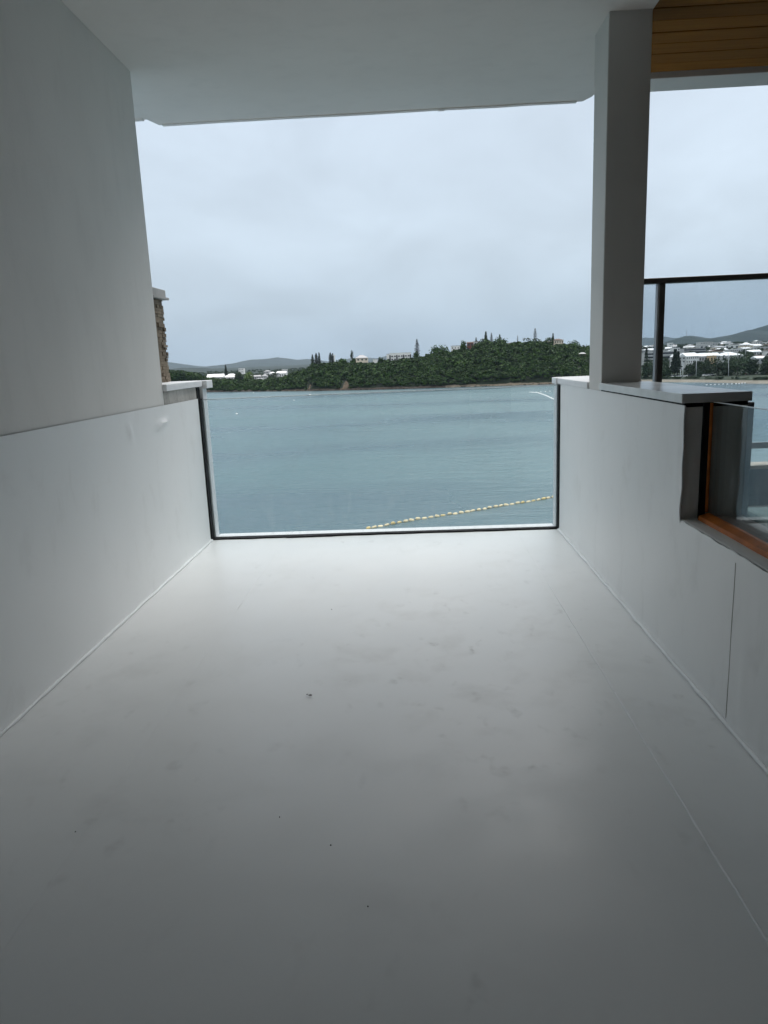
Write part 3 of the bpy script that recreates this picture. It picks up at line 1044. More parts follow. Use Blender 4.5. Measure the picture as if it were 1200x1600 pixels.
# ------------------------------------------------------------------ trees
def tree_obj(name, label, px, ytop, ybase, Y, wpx, shape, mat, group=None, seed=0, z0=None):
    """single tree: tapered trunk with limbs, and a crown of leaf clumps. shape: cone | column | round | stalk | palm"""
    base = pt(px, ybase, Y=Y)
    top = pt(px, ytop, Y=Y)
    H = top[2] - base[2]
    W = wpx * px_size(Y) / 2 * (1.35 if shape in ('cone', 'column') else 1.1)
    if z0 is not None:
        base[2] = z0; H = top[2] - z0
    g = np.random.default_rng(seed + int(px * 7))
    t = empty(name, tuple(base))
    tag(t, label, 'tree', group)
    tr = MB()
    tr.tube([(base[0], base[1], base[2] - .8), (base[0] + .03 * H * g.normal() * .3, base[1], base[2] + H * .5), (base[0], base[1], base[2] + H * (.93 if shape in ('cone', 'column') else .72))],
            [max(.12, H * .022), max(.08, H * .015), .03], 6)
    Q = []

    def leafquads(p, d, s):
        n = len(p)
        nr = d + g.normal(size=(n, 3)) * .5
        nr /= np.linalg.norm(nr, axis=1)[:, None]
        a1 = np.cross(nr, g.normal(size=(n, 3))); a1 /= np.linalg.norm(a1, axis=1)[:, None]
        a2 = np.cross(nr, a1)
        s = s * g.uniform(.5, 1.2, (n, 1)) * .5
        Q.append(np.stack([p - a1 * s - a2 * s * .6, p + a1 * s * .8 - a2 * s, p + a1 * s + a2 * s * .8, p - a1 * s * .6 + a2 * s], 1))

    if shape in ('cone', 'column'):
        n_w = 16
        for k in range(n_w):
            u = k / (n_w - 1)
            z = base[2] + H * (.14 + .86 * u)
            rr = W * ((1 - u) ** .8 if shape == 'cone' else (1 - u ** 4) * (.75 + .35 * math.sin(u * 2.6))) + .03 * W
            nb = 7
            for j in range(nb):
                a = 6.283 * j / nb + k * .7 + g.random() * .4
                L = rr * g.uniform(.75, 1.2)
                e = np.array([base[0] + L * math.cos(a), base[1] + L * math.sin(a), z - L * .10])
                tr.tube([(base[0], base[1], z), tuple(e)], [.035, .01], 4, False)
                m = 12
                f = g.random(m) ** .7
                p = np.array([base[0], base[1], z]) + (e - np.array([base[0], base[1], z])) * f[:, None] + g.normal(size=(m, 3)) * W * .09
                leafquads(p, np.tile([0, 0, 1.0], (m, 1)), max(.30, W * .34))
    elif shape == 'palm':
        for j in range(15):
            a = 6.283 * j / 15 + g.random() * .3
            el = g.uniform(-.2, .9)
            c = np.array([base[0], base[1], base[2] + H * .78])
            pts_ = []
            for f in np.linspace(0, 1, 7):
                r = W * f
                pts_.append(c + np.array([r * math.cos(a), r * math.sin(a), W * (el * f - .9 * f * f)]))
            pts_ = np.array(pts_)
            side = np.array([-math.sin(a), math.cos(a), 0]) * W * .13
            for q in range(6):
                Q.append(np.array([[pts_[q] - side, pts_[q] + side * .2, pts_[q + 1] + side * .2, pts_[q + 1] - side], [pts_[q] + side, pts_[q] - side * .2, pts_[q + 1] - side * .2, pts_[q + 1] + side]]))
    else:
        c0 = base + np.array([0, 0, H * (.08 if shape == 'round' else .5)])
        hh = H * (.92 if shape == 'round' else .5)
        nl = max(7, int(7 + W * 1.3))
        for k in range(nl):
            a = g.random() * 6.28; r = math.sqrt(g.random()) * .62 * W
            c = c0 + np.array([r * math.cos(a), r * math.sin(a), hh * (.20 + .52 * g.random() * (1 - (r / W) ** 2))])
            R = np.array([W, W, hh]) * g.uniform(.26, .44)
            tr.tube([(base[0], base[1], base[2] + H * .30), tuple((np.array([base[0], base[1], base[2] + H * .4]) + c) / 2), tuple(c)], [H * .012, H * .008, .02], 4, False)
            m = 60
            d = g.normal(size=(m, 3)); d /= np.linalg.norm(d, axis=1)[:, None]
            leafquads(c + d * R * g.uniform(.7, 1.1, (m, 1)), d, max(.35, min(.9, W * .22)))
    tr.build('trunk', M['bark'], t, True)
    quads_obj('crown', np.concatenate(Q), mat, t)
    return t


GP = 'slender trees on the headland skyline'
LP, LG, LL = M['leaf_pine'], M['leaf_grey'], M['leaf']
T = [
    ('pine_tree', 'thin leaning pine, leftmost on the headland skyline', 489, 554.5, 572, 4, 'column', LP),
    ('pine_tree', 'dark columnar pine, left half of the close skyline pair', 495, 552.5, 572, 4.5, 'column', LP),
    ('pine_tree', 'dark columnar pine, right half of the close skyline pair', 499.5, 551.5, 572, 4.5, 'cone', LP),
    ('shrub_tree', 'rounded dark tree at the foot of the skyline pines', 489, 566, 574, 11, 'round', LL),
    ('pine_tree', 'narrow pine just left of the white post on the crest', 517, 551.5, 571, 4.5, 'column', LP),
    ('pine_tree', 'narrow pine touching the white post on the crest', 520.5, 552.5, 571, 4, 'column', LP),
    ('hedge_tree', 'long low dark hedge-like tree right of the white post', 534, 559.5, 571, 22, 'round', LL),
    ('round_tree', 'single ball-topped tree on a bare stalk left of the cream house', 550.5, 547.5, 563, 6.5, 'stalk', LP),
    ('round_tree', 'bushy dark tree in front of the cream house', 553, 558, 571, 13, 'round', LL),
    ('round_tree', 'dark bush tree just left of the white barrack block', 596, 555.5, 568, 9, 'round', LL),
    ('pine_tree', 'tall pale lattice-like pine right of the white barrack block', 652.3, 530.5, 562, 5, 'column', LG),
    ('round_tree', 'dark bush at the foot of the tall pale pine', 650, 548, 563, 11, 'round', LL),
    ('umbrella_tree', 'broad flat-topped dark tree on the crest left of the white house', 686, 537.5, 556, 30, 'round', LL),
    ('round_tree', 'dark round tree between the white house and the red house', 725, 532.5, 551, 15, 'round', LL),
    ('pine_tree', 'stubby pine behind the roof of the red house', 744, 527.5, 541, 3, 'column', LP),
    ('pine_tree', 'dark pointed cypress, highest of the crest group above the red house', 759.2, 518.5, 537, 5.5, 'cone', LP),
    ('pine_tree', 'pale slim pine just right of the pointed cypress', 768, 520.5, 537, 3, 'column', LG),
    ('pine_tree', 'small pine on the rounded top of the headland', 781, 523.5, 538, 4.5, 'cone', LP),
    ('round_tree', 'broad dark crown under the pointed cypress', 757, 528, 545, 22, 'round', LL),
    ('round_tree', 'wide crown on the rounded top of the headland', 781, 527, 545, 26, 'round', LL),
    ('pine_tree', 'thin pale pine behind the brown-grey roof', 808.8, 525, 541, 2.5, 'cone', LG),
    ('palm_tree', 'left of two small palms on the crest before the tall club-shaped pine', 820, 525.5, 540, 7, 'palm', LP),
    ('palm_tree', 'right of two small palms on the crest before the tall club-shaped pine', 825.5, 525, 540, 7, 'palm', LP),
    ('pine_tree', 'tall club-shaped pine, highest thing on the headland skyline', 836, 513.5, 534, 3.6, 'column', LG),
    ('round_tree', 'big dome of dark foliage under the club-shaped pine', 836, 525, 547, 27, 'round', LL),
    ('round_tree', 'dark tree left of the cream villa', 858, 527, 543, 17, 'round', LL),
    ('pine_tree', 'small pointed pine left of the cream villa', 864, 521.5, 537, 4.5, 'cone', LP),
    ('round_tree', 'green domed tree right of the cream villa', 897, 532, 551, 24, 'round', LL),
    ('round_tree', 'dark tree on the slope beside the column, near the white house', 913, 538, 556, 14, 'round', LL),
]
for q in T:
    i = int(np.argmin(abs(px_ - q[2])))
    Yt = crest[i][1] + (4 if q[6] in ('round',) else 7)
    zg = hill_pt(i, 1.03)[2] - .4
    tree_obj(q[0], q[1], q[2], q[3], q[4], Yt, q[5], q[6], q[7], GP, z0=min(zg, pt(q[2], q[4], Y=Yt)[2]))

# white post with cross-arm on the crest
i = int(np.argmin(abs(px_ - 523))); Yt = crest[i][1] + 2
pb, ptp = pt(523.4, 572, Y=Yt), pt(523.2, 555.5, Y=Yt)
wp = empty('post', tuple(pb))
tag(wp, 'white post with a short cross-arm on the headland crest', 'post')
MB().box(pb[0] - .4, pb[0] + .4, pb[1] - .3, pb[1] + .3, pb[2] - 1, ptp[2]).build('shaft', M['w_white'], wp)
MB().box(pb[0] - 1.2, pb[0] + 1.2, pb[1] - .31, pb[1] + .31, ptp[2] + .01, ptp[2] + .5).build('cross_arm', M['w_white'], wp)


# ------------------------------------------------------------------ buildings
def building(name, label, x0, x1, ytop, ybase, Y, wall, roof, roofm, floors=1, bays=3, depth=7.0, rot=0.0, group=None, wins=True, roof_px=None, band=False, over=.35, skirt=4.0, cat='house', win=None):
    a, c = pt(x0, ybase, Y=Y), pt(x1, ybase, Y=Y)
    zt = pt((x0 + x1) / 2, ytop, Y=Y)[2]
    zb = min(a[2], c[2])
    cx_, w = (a[0] + c[0]) / 2, (c[0] - a[0])
    H = zt - zb
    rh = 0.0 if roof == 'flat' else (roof_px if roof_px else (ybase - ytop) * .3) * px_size(Y)
    hw = H - rh
    root = empty(name, (cx_, Y, zb))
    tag(root, label, cat, group)
    co, si = math.cos(rot), math.sin(rot)

    def tf(b):
        b.v = [(cx_ + x * co - y * si, Y + x * si + y * co, zb + z) for x, y, z in b.v]
        return b
    hx = w / 2; d = depth
    tf(MB().box(-hx, hx, 0, d, -skirt, hw)).build('wall', wall, root)
    o = over
    if roof == 'flat':
        tf(MB().box(-hx - o * .4, hx + o * .4, -o * .4, d + o * .4, hw + .01, hw + .28)).build('roof', roofm, root)
    elif roof == 'hip':
        k = min(hx * .75, d * .5)
        v = [(-hx - o, -o, hw + .01), (hx + o, -o, hw + .01), (hx + o, d + o, hw + .01), (-hx - o, d + o, hw + .01), (-hx + k, d / 2, hw + rh), (hx - k, d / 2, hw + rh)]
        tf(MB().add(v, [(3, 2, 1, 0), (0, 1, 5, 4), (1, 2, 5), (2, 3, 4, 5), (3, 0, 4)])).build('roof', roofm, root)
    elif roof == 'gable':     # ridge along the width
        v = [(-hx - o, -o, hw + .01), (hx + o, -o, hw + .01), (hx + o, d + o, hw + .01), (-hx - o, d + o, hw + .01), (-hx - o, d / 2, hw + rh), (hx + o, d / 2, hw + rh)]
        tf(MB().add(v, [(3, 2, 1, 0), (0, 1, 5, 4), (1, 2, 5), (2, 3, 4, 5), (3, 0, 4)])).build('roof', roofm, root)
    elif roof == 'front':     # gable end towards the bay
        v = [(-hx - o, -o, hw + .01), (hx + o, -o, hw + .01), (hx + o, d + o, hw + .01), (-hx - o, d + o, hw + .01), (0, -o, hw + rh), (0, d + o, hw + rh)]
        tf(MB().add(v, [(3, 2, 1, 0), (0, 1, 4), (1, 2, 5, 4), (2, 3, 5), (3, 0, 4, 5)])).build('roof', roofm, root)
    if wins and H > 1.2:
        fh = hw / floors
        bw = w / bays
        for f in range(floors):
            if band:
                tf(MB().box(-hx + .3, hx - .3, -.06, .02, fh * f + fh * .32, fh * f + fh * .80)).build('window_band', M['glass_far'], root)
                tf(MB().box(-hx - .1, hx + .1, -.55, -.065, fh * f + fh * .02, fh * f + fh * .30)).build('balcony', wall, root)
            else:
                for k in range(bays):
                    xm = -hx + bw * (k + .5)
                    ww, wh = (win if win else (.42, .42))
                    tf(MB().box(xm - bw * ww / 2, xm + bw * ww / 2, -.05, .02, fh * f + fh * .36, fh * f + fh * (.36 + wh))).build('window', M['glass_far'], root)
    return root


def crest_Y(x, dy=3.0):
    return crest[int(np.argmin(abs(px_ - x)))][1] + dy


building('house', 'two-storey cream house with grey hip roof on the headland crest', 557, 575.5, 554.5, 571, crest_Y(566), M['w_cream'], 'hip', M['roof_grey'], 2, 3, 9, .15, roof_px=4.5, over=.5)
building('hut', 'tiny white hut on the crest right of the cream house', 583, 589.5, 562, 569, crest_Y(586), M['w_white'], 'flat', M['roof_white'], 1, 1, 4, 0, wins=False)
brk = building('barrack', 'long white two-storey block with dark bays on the headland crest', 609, 642.5, 551.5, 565, crest_Y(625), M['w_white'], 'flat', M['roof_white'], 2, 6, 9, 0, wins=False, cat='building')
a_, c_ = pt(609, 565, Y=crest_Y(625)), pt(642.5, 565, Y=crest_Y(625))
bx0, bw_ = a_[0], (c_[0] - a_[0]); bzb = min(a_[2], c_[2]); bY = crest_Y(625)
for k in range(4):       # dark recessed stair bays between the white blocks
    xm = bx0 + bw_ * (.02 + .32 * k)
    MB().box(xm - .55, xm + .55, bY - .28, bY + .02, bzb + .6, bzb + 5.6).build('dark_bay', M['parapet'], brk)
for k in range(3):
    for f in range(2):
        for j in (.085, .215):
            xm = bx0 + bw_ * (.035 + .32 * k + j)
            MB().box(xm - .62, xm + .62, bY - .30, bY - .05, bzb + 1.75 + 2.35 * f, bzb + 2.75 + 2.35 * f).build('window', M['glass_far'], brk)
building('annexe', 'narrow white annexe at the left end of the white block', 604.5, 609, 553.5, 565, crest_Y(606, 5), M['w_white'], 'flat', M['roof_grey'], 1, 1, 5, 0, wins=False)
building('house', 'small plain white house on the crest behind the broad tree', 705, 718.5, 540.5, 553, crest_Y(712, 6), M['w_white'], 'flat', M['roof_grey'], 2, 3, 7, -.1, win=(.3, .3))
building('house', 'red-walled house on the crest beside a grey wing', 730, 740, 534, 549, crest_Y(735, 5), M['w_red'], 'gable', M['roof_brown'], 2, 2, 7, -.05, roof_px=1.5, win=(.5, .45))
building('house_wing', 'pale grey two-storey wing right of the red-walled house', 740.2, 750.5, 533.8, 548, crest_Y(745, 5), M['w_stone'], 'flat', M['roof_brown'], 2, 2, 7, -.05)
building('house', 'low house with brown-grey roof half hidden in the crest trees', 797, 814, 535, 545, crest_Y(806, 2), M['w_grey'], 'gable', M['roof_brown'], 1, 3, 7, .12, roof_px=3)
building('villa', 'cream villa with arched terrace and brown roof near the headland top', 866, 880.5, 529, 545, crest_Y(873, 3), M['w_cream'], 'hip', M['roof_brown'], 2, 4, 8, .12, roof_px=2.2, over=.6)
building('villa_wing', 'low cream wing left of the villa with brown roof', 853, 866, 533, 545, crest_Y(859, 3), M['w_cream'], 'flat', M['roof_white'], 1, 3, 6, .12)
building('house', 'white house just showing beside the column on the headland', 918.5, 930, 542, 556, crest_Y(922, 0), M['w_white'], 'front', M['roof_white'], 1, 2, 7, 0, roof_px=4)
# open shelter on the slope
i = int(np.argmin(abs(px_ - 908)))
hp = None
for t in np.linspace(.2, 1, 60):
    q = np.array(hill_pt(i, t)); d = q - EYE
    yy_ = 800 - F_PX * (d @ _u2) / (d @ _fw)
    if yy_ < 561: hp = q; break
sh = empty('shelter', tuple(hp))
tag(sh, 'small open shelter with pale hipped roof on the wooded slope', 'shelter')
zr_ = hp[2] + 3.4
v = [(hp[0] - 2.4, hp[1] - 4.5, zr_), (hp[0] + 2.4, hp[1] - 4.5, zr_), (hp[0] + 2.4, hp[1] - .5, zr_), (hp[0] - 2.4, hp[1] - .5, zr_), (hp[0] - 1.1, hp[1] - 2.5, zr_ + .9), (hp[0] + 1.1, hp[1] - 2.5, zr_ + .9)]
MB().add(v, [(3, 2, 1, 0), (0, 1, 5, 4), (1, 2, 5), (2, 3, 4, 5), (3, 0, 4)]).build('roof', M['w_grey'], sh)
for sx in (-2, 2):
    for sy in (-4.2, -.8):
        MB().box(hp[0] + sx - .1, hp[0] + sx + .1, hp[1] + sy - .1, hp[1] + sy + .1, hp[2] - 1.5, zr_ - .005).build('post', M['bark'], sh)

# ------------------------------------------------------------------ land and houses behind the left end of the headland
lg = np.array([[(u * y, y, SEA + .8 + (min(y, 1800) - 640) * .004 + 1.0 * float(fbm(u * y / 60, y / 60, 3))) for y in np.geomspace(625, 8600, 44)] for u in np.linspace(-1.0, .08, 44)])
tag(grid_obj('back_shore', lg, M['far_hill']), kind='structure')
building('long_building', 'long low building with white roofs among the trees behind the left coping', 324, 349, 584.5, 597, 690, M['w_stone'], 'gable', M['roof_white'], 1, 6, 14, .1, roof_px=4.5, cat='building')
building('long_building', 'white-roofed low building, right end of the long roofs behind the left coping', 349.5, 373, 584, 597, 700, M['w_stone'], 'hip', M['roof_white'], 1, 6, 14, .1, roof_px=5, cat='building')
building('building', 'distant small white block below the far mountains at left', 373, 381, 576, 583, 1150, M['w_white'], 'flat', M['roof_white'], 2, 3, 10, cat='building')
LH = 'houses of the suburb behind the low headland'
for k, (x0, x1, yt, yb_, Y, wm, rf, rm) in enumerate([
        (398, 408, 586, 593, 760, 'w_grey', 'gable', 'roof_grey'), (409, 417, 585, 592, 800, 'w_stone', 'hip', 'roof_grey'), (422, 431, 581, 588, 950, 'w_white', 'hip', 'roof_white'),
        (432, 441, 580, 588, 900, 'w_stone', 'gable', 'roof_white'), (437, 447, 580, 590, 820, 'w_white', 'gable', 'roof_white'), (402, 409, 591.5, 597, 700, 'w_white', 'flat', 'roof_white'),
        (388, 396, 585, 592, 850, 'w_grey', 'hip', 'roof_grey'), (412, 420, 578.5, 584, 1100, 'w_stone', 'hip', 'roof_grey'), (441, 450, 577.5, 583, 1100, 'w_stone', 'flat', 'roof_white')]):
    building('house', ['grey-gabled house at the left of the hazy suburb', 'pale house with grey hipped roof in the middle of the suburb', 'white hip-roofed house high in the suburb left of the palm', 'pale gabled house just right of the suburb palm', 'white gabled house where the suburb meets the headland slope', 'tiny white flat-roofed hut in front of the suburb trees', 'grey hip-roofed house right of the bright green tree', 'farthest pale hipped house above the middle of the suburb', 'farthest flat white-roofed house above the headland slope'][k], x0, x1, yt, yb_, Y, M[wm], rf, M[rm], 1, 3, 9, rnd.uniform(-.3, .3), LH)
LT = M['leaf_town']
tree_obj('pine_tree', 'dark pointed pine above the long white roofs', 354, 571, 592, 720, 5, 'cone', M['leaf_pine'])
tree_obj('round_tree', 'bright green round tree right of the long white roofs', 388.5, 577.5, 596, 640, 15, 'round', M['leaf_bright'])
tree_obj('round_tree', 'darker round tree just left of the bright green one', 374, 580, 596, 660, 13, 'round', LT)
tree_obj('palm_tree', 'dark palm standing before the hazy suburb', 429, 579, 597, 640, 10, 'palm', LP)
GB = 'trees among the suburb behind the low headland'
for k in range(20):
    x = rnd.uniform(386, 458); Y = rnd.uniform(650, 1000)
    yb_ = 596 - (Y - 650) / 350 * 7
    tree_obj('round_tree', ('taller ' if k % 2 else 'lower ') + ('far ' if Y > 820 else 'near ') + 'dark tree in the suburb ' + ('left of centre' if x < 405 else 'at its centre' if x < 425 else 'by the palm' if x < 440 else 'at the foot of the headland slope'), x, yb_ - rnd.uniform(5, 8), yb_ + 2, Y, rnd.uniform(7, 13), 'round', LT, GB, k)
for (x, yt, w) in ((268, 577, 16), (283, 577.5, 20), (300, 580.5, 20), (314, 586, 16), (276, 580, 18), (292, 583, 22)):
    tree_obj('round_tree', {268: 'dark tree touching the stone pier', 283: 'tall dark tree second from the stone pier', 300: 'dark tree at the middle of the clump above the left coping', 314: 'lowest dark tree at the right end of the clump by the pier', 276: 'lower dark tree in front of the two by the stone pier', 292: 'broad low dark tree in front of the clump above the left coping'}[x], x, yt, 596, 600 + rnd.uniform(0, 20), w, 'round', LL, 'trees beside the stone pier', int(x))

# ------------------------------------------------------------------ the town shore on the right
def town_z(Y):
    return float(np.interp(Y, [380, 430, 470, 700, 1200, 1700, 2600], [SEA + .6, SEA + 1.4, SEA + 2.2, SEA + 6.5, SEA + 17, SEA + 23, SEA + 24]))


def town_shore(x):       # waterline distance for world X
    return float(np.interp(x, [60, 120, 145, 165, 179, 240, 400], [470, 455, 444, 415, 377, 340, 300]))


xs_ = np.linspace(112, 1500, 130)
xs_ = 112 + (xs_ - 112) ** 1.6 / (1388 ** .6)
rows = []
for x in xs_:
    r = []
    s0 = town_shore(x)
    for q, dy in enumerate([-2, 2, 6, 10, 13, 16, 22, 40, 80, 140, 220, 340, 500, 750, 1100, 1500]):
        Y = s0 + dy
        zb = SEA + np.interp(dy, [-2, 0, 13, 16], [-.5, 0, 1.3, 1.9]) if dy < 20 else max(SEA + 2.0, town_z(Y))
        r.append((x, Y, zb))
    rows.append(r)
tp = np.array(rows)
tag(grid_obj('town_ground', tp[:, 4:], M['ground_t']), kind='structure')
tag(grid_obj('beach', tp[:, :5], M['sand']), kind='structure')


def ground_Y(px, py):
    """where a sight line meets the town ground"""
    lo = None
    for Y in np.linspace(380, 2200, 700):
        p = pt(px, py, Y=Y)
        if p[2] <= max(SEA + 2.0, town_z(Y)):
            return Y
    return 2200.0


TB = [
    ('apartment_block', 'pale banded apartment block beside the balustrade post, in the town', 1006, 1026, 551, 577, 620, 'w_stone', 'flat', 'roof_grey', 5, 6, 14, True, 'building'),
    ('apartment_block', 'long grey four-storey block with balcony bands left of the gabled pavilion', 1031, 1056, 549, 574, 640, 'w_stone', 'flat', 'roof_grey', 4, 8, 14, True, 'building'),
    ('apartment_block', 'white stepped top block above the grey banded block', 1051.5, 1062, 543.5, 556, 700, 'w_white', 'flat', 'roof_grey', 2, 3, 10, False, 'building'),
    ('pavilion', 'white-roofed pavilion with gable end facing the beach', 1060, 1071, 552.5, 568, 540, 'w_stone', 'front', 'roof_white', 2, 2, 18, False, 'building'),
    ('pavilion', 'wide white-roofed pavilion right of the gable-ended one', 1071.5, 1092, 551, 568, 545, 'w_white', 'gable', 'roof_white', 2, 6, 14, False, 'building'),
    ('long_building', 'long low white-roofed building behind the pale tan block', 1092.5, 1124, 551.5, 566, 560, 'w_grey', 'gable', 'roof_white', 1, 8, 14, False, 'building'),
    ('tan_block', 'small tan block at the end of the long white roof', 1109.5, 1119, 556, 568, 545, 'w_tan', 'flat', 'w_tan', 1, 2, 6, False, 'building'),
    ('long_building', 'broad white-roofed building rising over the big dark trees', 1127, 1162, 550, 566, 570, 'w_stone', 'hip', 'roof_white', 1, 8, 16, False, 'building'),
    ('office_block', 'pale square office block below the right-hand hill', 1094, 1112.5, 534.5, 545, 1120, 'w_stone', 'flat', 'w_stone', 3, 7, 16, False, 'building'),
    ('office_block', 'lower pale block adjoining the square office block', 1113, 1125.5, 535.5, 545, 1140, 'w_stone', 'flat', 'roof_white', 2, 5, 14, False, 'building'),
    ('apartment_block', 'dark grey terrace of flats behind the white pavilion roofs', 1068, 1103, 544.5, 556, 780, 'w_grey', 'flat', 'roof_grey', 3, 10, 12, True, 'building'),
    ('house', 'large white stepped villa on the slope below the right-hand hill', 1161, 1174, 535, 545, 1000, 'w_white', 'hip', 'roof_white', 2, 4, 10, False, 'house'),
    ('house', 'white terraced house right of the large stepped villa', 1174.5, 1190, 537.5, 545, 980, 'w_white', 'gable', 'roof_white', 2, 5, 10, False, 'house'),
    ('flat_block', 'pale flat-roofed block above the big dark trees', 1140, 1160, 546, 555, 760, 'w_stone', 'flat', 'roof_white', 2, 6, 10, False, 'building'),
    ('house', 'sloping white-roofed house right of the pale flat block', 1170, 1190, 546.5, 556, 740, 'w_stone', 'gable', 'roof_white', 1, 5, 10, False, 'house'),
    ('long_building', 'long grey-white roof at the right edge behind trees', 1182, 1215, 556, 566, 590, 'w_grey', 'gable', 'roof_white', 1, 6, 12, False, 'building'),
    ('house', 'white house cut by the right edge of the picture', 1196, 1212, 551.5, 560, 700, 'w_white', 'flat', 'roof_white', 2, 3, 9, False, 'house'),
    ('house', 'solitary white house left of the mast hill', 1045.5, 1051.5, 536, 541, 1350, 'w_white', 'flat', 'roof_white', 1, 2, 9, False, 'house'),
]
for q in TB:
    building(q[0], q[1], q[2], q[3], q[4], q[5], q[6], M[q[7]], q[8], M[q[9]], q[10], q[11], q[12], rnd.uniform(-.12, .12), None, True, None, q[13], skirt=8, cat=q[14])
# remaining roofs of the town, too far to tell apart
def zone(x):
    for lim, txt in ((1027, 'left of the balustrade post'), (1045, 'just right of the balustrade post'), (1060, 'above the dark pine pair'), (1080, 'behind the white pavilion roofs'), (1100, 'below the mast hill'),
                     (1125, 'around the square office block'), (1145, 'above the left big beach tree'), (1165, 'above the tallest beach tree'), (1185, 'below the right-hand hill')):
        if x < lim: return txt
    return 'at the right picture edge'


RN = {'roof_white': 'white-roofed', 'roof_grey': 'grey-roofed', 'roof_brown': 'brown-roofed'}
WN = {'w_white': 'white', 'w_stone': 'pale grey', 'w_grey': 'grey', 'w_cream': 'cream'}
for k in range(95):
    x = rnd.uniform(1006, 1210)
    Y = rnd.choice([rnd.uniform(640, 900), rnd.uniform(900, 1650), rnd.uniform(900, 1650)])
    zg = max(SEA + 2, town_z(Y))
    base = EYE[2] - zg
    hor = 561.3 - (x - 600) * .0415
    yb_ = hor + base / Y * F_PX
    w = rnd.uniform(9, 20) * F_PX / Y; h = rnd.uniform(3.5, 7) * F_PX / Y
    wm = rnd.choice(['w_white', 'w_stone', 'w_stone', 'w_grey', 'w_cream']); rm = rnd.choice(['roof_white', 'roof_white', 'roof_grey', 'roof_grey', 'roof_brown'])
    rsh_ = rnd.choice(['gable', 'hip', 'flat', 'front'])
    building('house', ('far' if Y > 900 else 'nearer') + ' ' + RN[rm] + ' ' + WN[wm] + ' ' + {'gable': 'gabled', 'hip': 'hipped', 'flat': 'flat-topped', 'front': 'gable-fronted'}[rsh_] + ' house ' + zone(x), x - w / 2, x + w / 2, yb_ - h, yb_, Y, M[wm], rsh_, M[rm], 1, rnd.choice([2, 3, 4]), 8,
             rnd.uniform(-.5, .5), 'distant houses of the town', True, skirt=5)

LT2 = M['leaf_town']
for (nm, lb, x, yt, yb_, Y, w, shp, mt) in [
    ('pine_tree', 'dark conical pine left of the balustrade post in the town', 1009, 544.5, 588, 470, 7, 'cone', LP),
    ('pine_tree', 'tall dark pine, left of the pair before the gabled pavilion', 1053.5, 548, 586, 475, 11, 'cone', LP),
    ('pine_tree', 'tall dark pine, right of the pair before the gabled pavilion', 1058.5, 550, 586, 480, 9, 'cone', LP),
    ('fig_tree', 'huge dark spreading tree behind the beach, left of the next big one', 1122, 557, 591, 455, 46, 'round', LT2),
    ('fig_tree', 'huge dark spreading tree behind the beach, tallest of the beach trees', 1152, 552.5, 591, 450, 48, 'round', LT2),
    ('fig_tree', 'dark tree at the right end of the big beach trees', 1174, 559, 591, 450, 26, 'round', LT2),
    ('round_tree', 'dense tree left of the balustrade post above the beach', 1013, 560, 594, 462, 26, 'round', LT2),
    ('round_tree', 'dense tree right behind the balustrade post above the beach', 1033, 566, 594, 458, 24, 'round', LT2),
    ('round_tree', 'low bushy tree just right of the balustrade post', 1041, 571, 594, 456, 18, 'round', LT2),
    ('round_tree', 'grey-green tree under the long white roof with tan block', 1098, 561, 590, 470, 24, 'round', LT2),
    ('round_tree', 'small round tree before the wide white pavilion', 1078, 566, 590, 470, 20, 'round', LT2),
    ('round_tree', 'dark tree at the right edge of the picture above the beach', 1196, 561, 592, 440, 24, 'round', LT2),
    ('round_tree', 'small dark round tree in the beach car park', 1093, 576, 592, 447, 12, 'round', LT2),
]:
    tree_obj(nm, lb, x, yt, yb_, Y, w, shp, mt, 'trees behind the town beach')
for k in range(60):
    x = rnd.uniform(1004, 1212)
    Y = 480 + 900 * rnd.random() ** 1.5
    zg = max(SEA + 2, town_z(Y))
    hor = 561.3 - (x - 600) * .0415
    yb_ = hor + (EYE[2] - zg) / Y * F_PX
    h = rnd.uniform(5, 9) * F_PX / Y
    tree_obj('round_tree', ('large ' if h * Y > 8000 else 'small ') + ('far hazy' if Y > 800 else 'dark') + ' tree among town roofs ' + zone(x), x, yb_ - h, yb_, Y, h * rnd.uniform(1.0, 1.7), 'round', LT2, 'trees among the town roofs', k)
# green cover between the roofs, up the hills
Qs = []
for k in range(1500):
    Y = 600 + 1300 * rng.random() ** 1.2
    x = rng.uniform(.30 * Y, .60 * Y)
    r = rng.uniform(2.0, 4.5)
    Qs.append(place(TPL[k % 8][::2], np.array([x, Y, max(SEA + 2, town_z(Y)) - 1.0]), r, r * .9, rng.random() * 6.28))
for k in range(900):
    Y = 680 + 1100 * rng.random()
    x = rng.uniform(-.33 * Y, -.08 * Y)
    r = rng.uniform(2.0, 4.5)
    Qs.append(place(TPL[k % 8][::2], np.array([x, Y, SEA + .8 + (Y - 640) * .004 - .5]), r, r * .9, rng.random() * 6.28))
# hedge along the top of the beach
for k in range(260):
    x = rng.uniform(118, 260)
    Y = town_shore(x) + 15 + rng.random() * 4
    r = rng.uniform(.8, 1.7)
    Qs.append(place(TPL[k % 8][::2], np.array([x, Y, SEA + 1.6]), r, r * .8, rng.random() * 6.28))
tag(quads_obj('town_greenery', np.concatenate(Qs), M['leaf_town']), 'green bushes filling the gaps between the roofs of the town', 'bushes', kind='stuff')

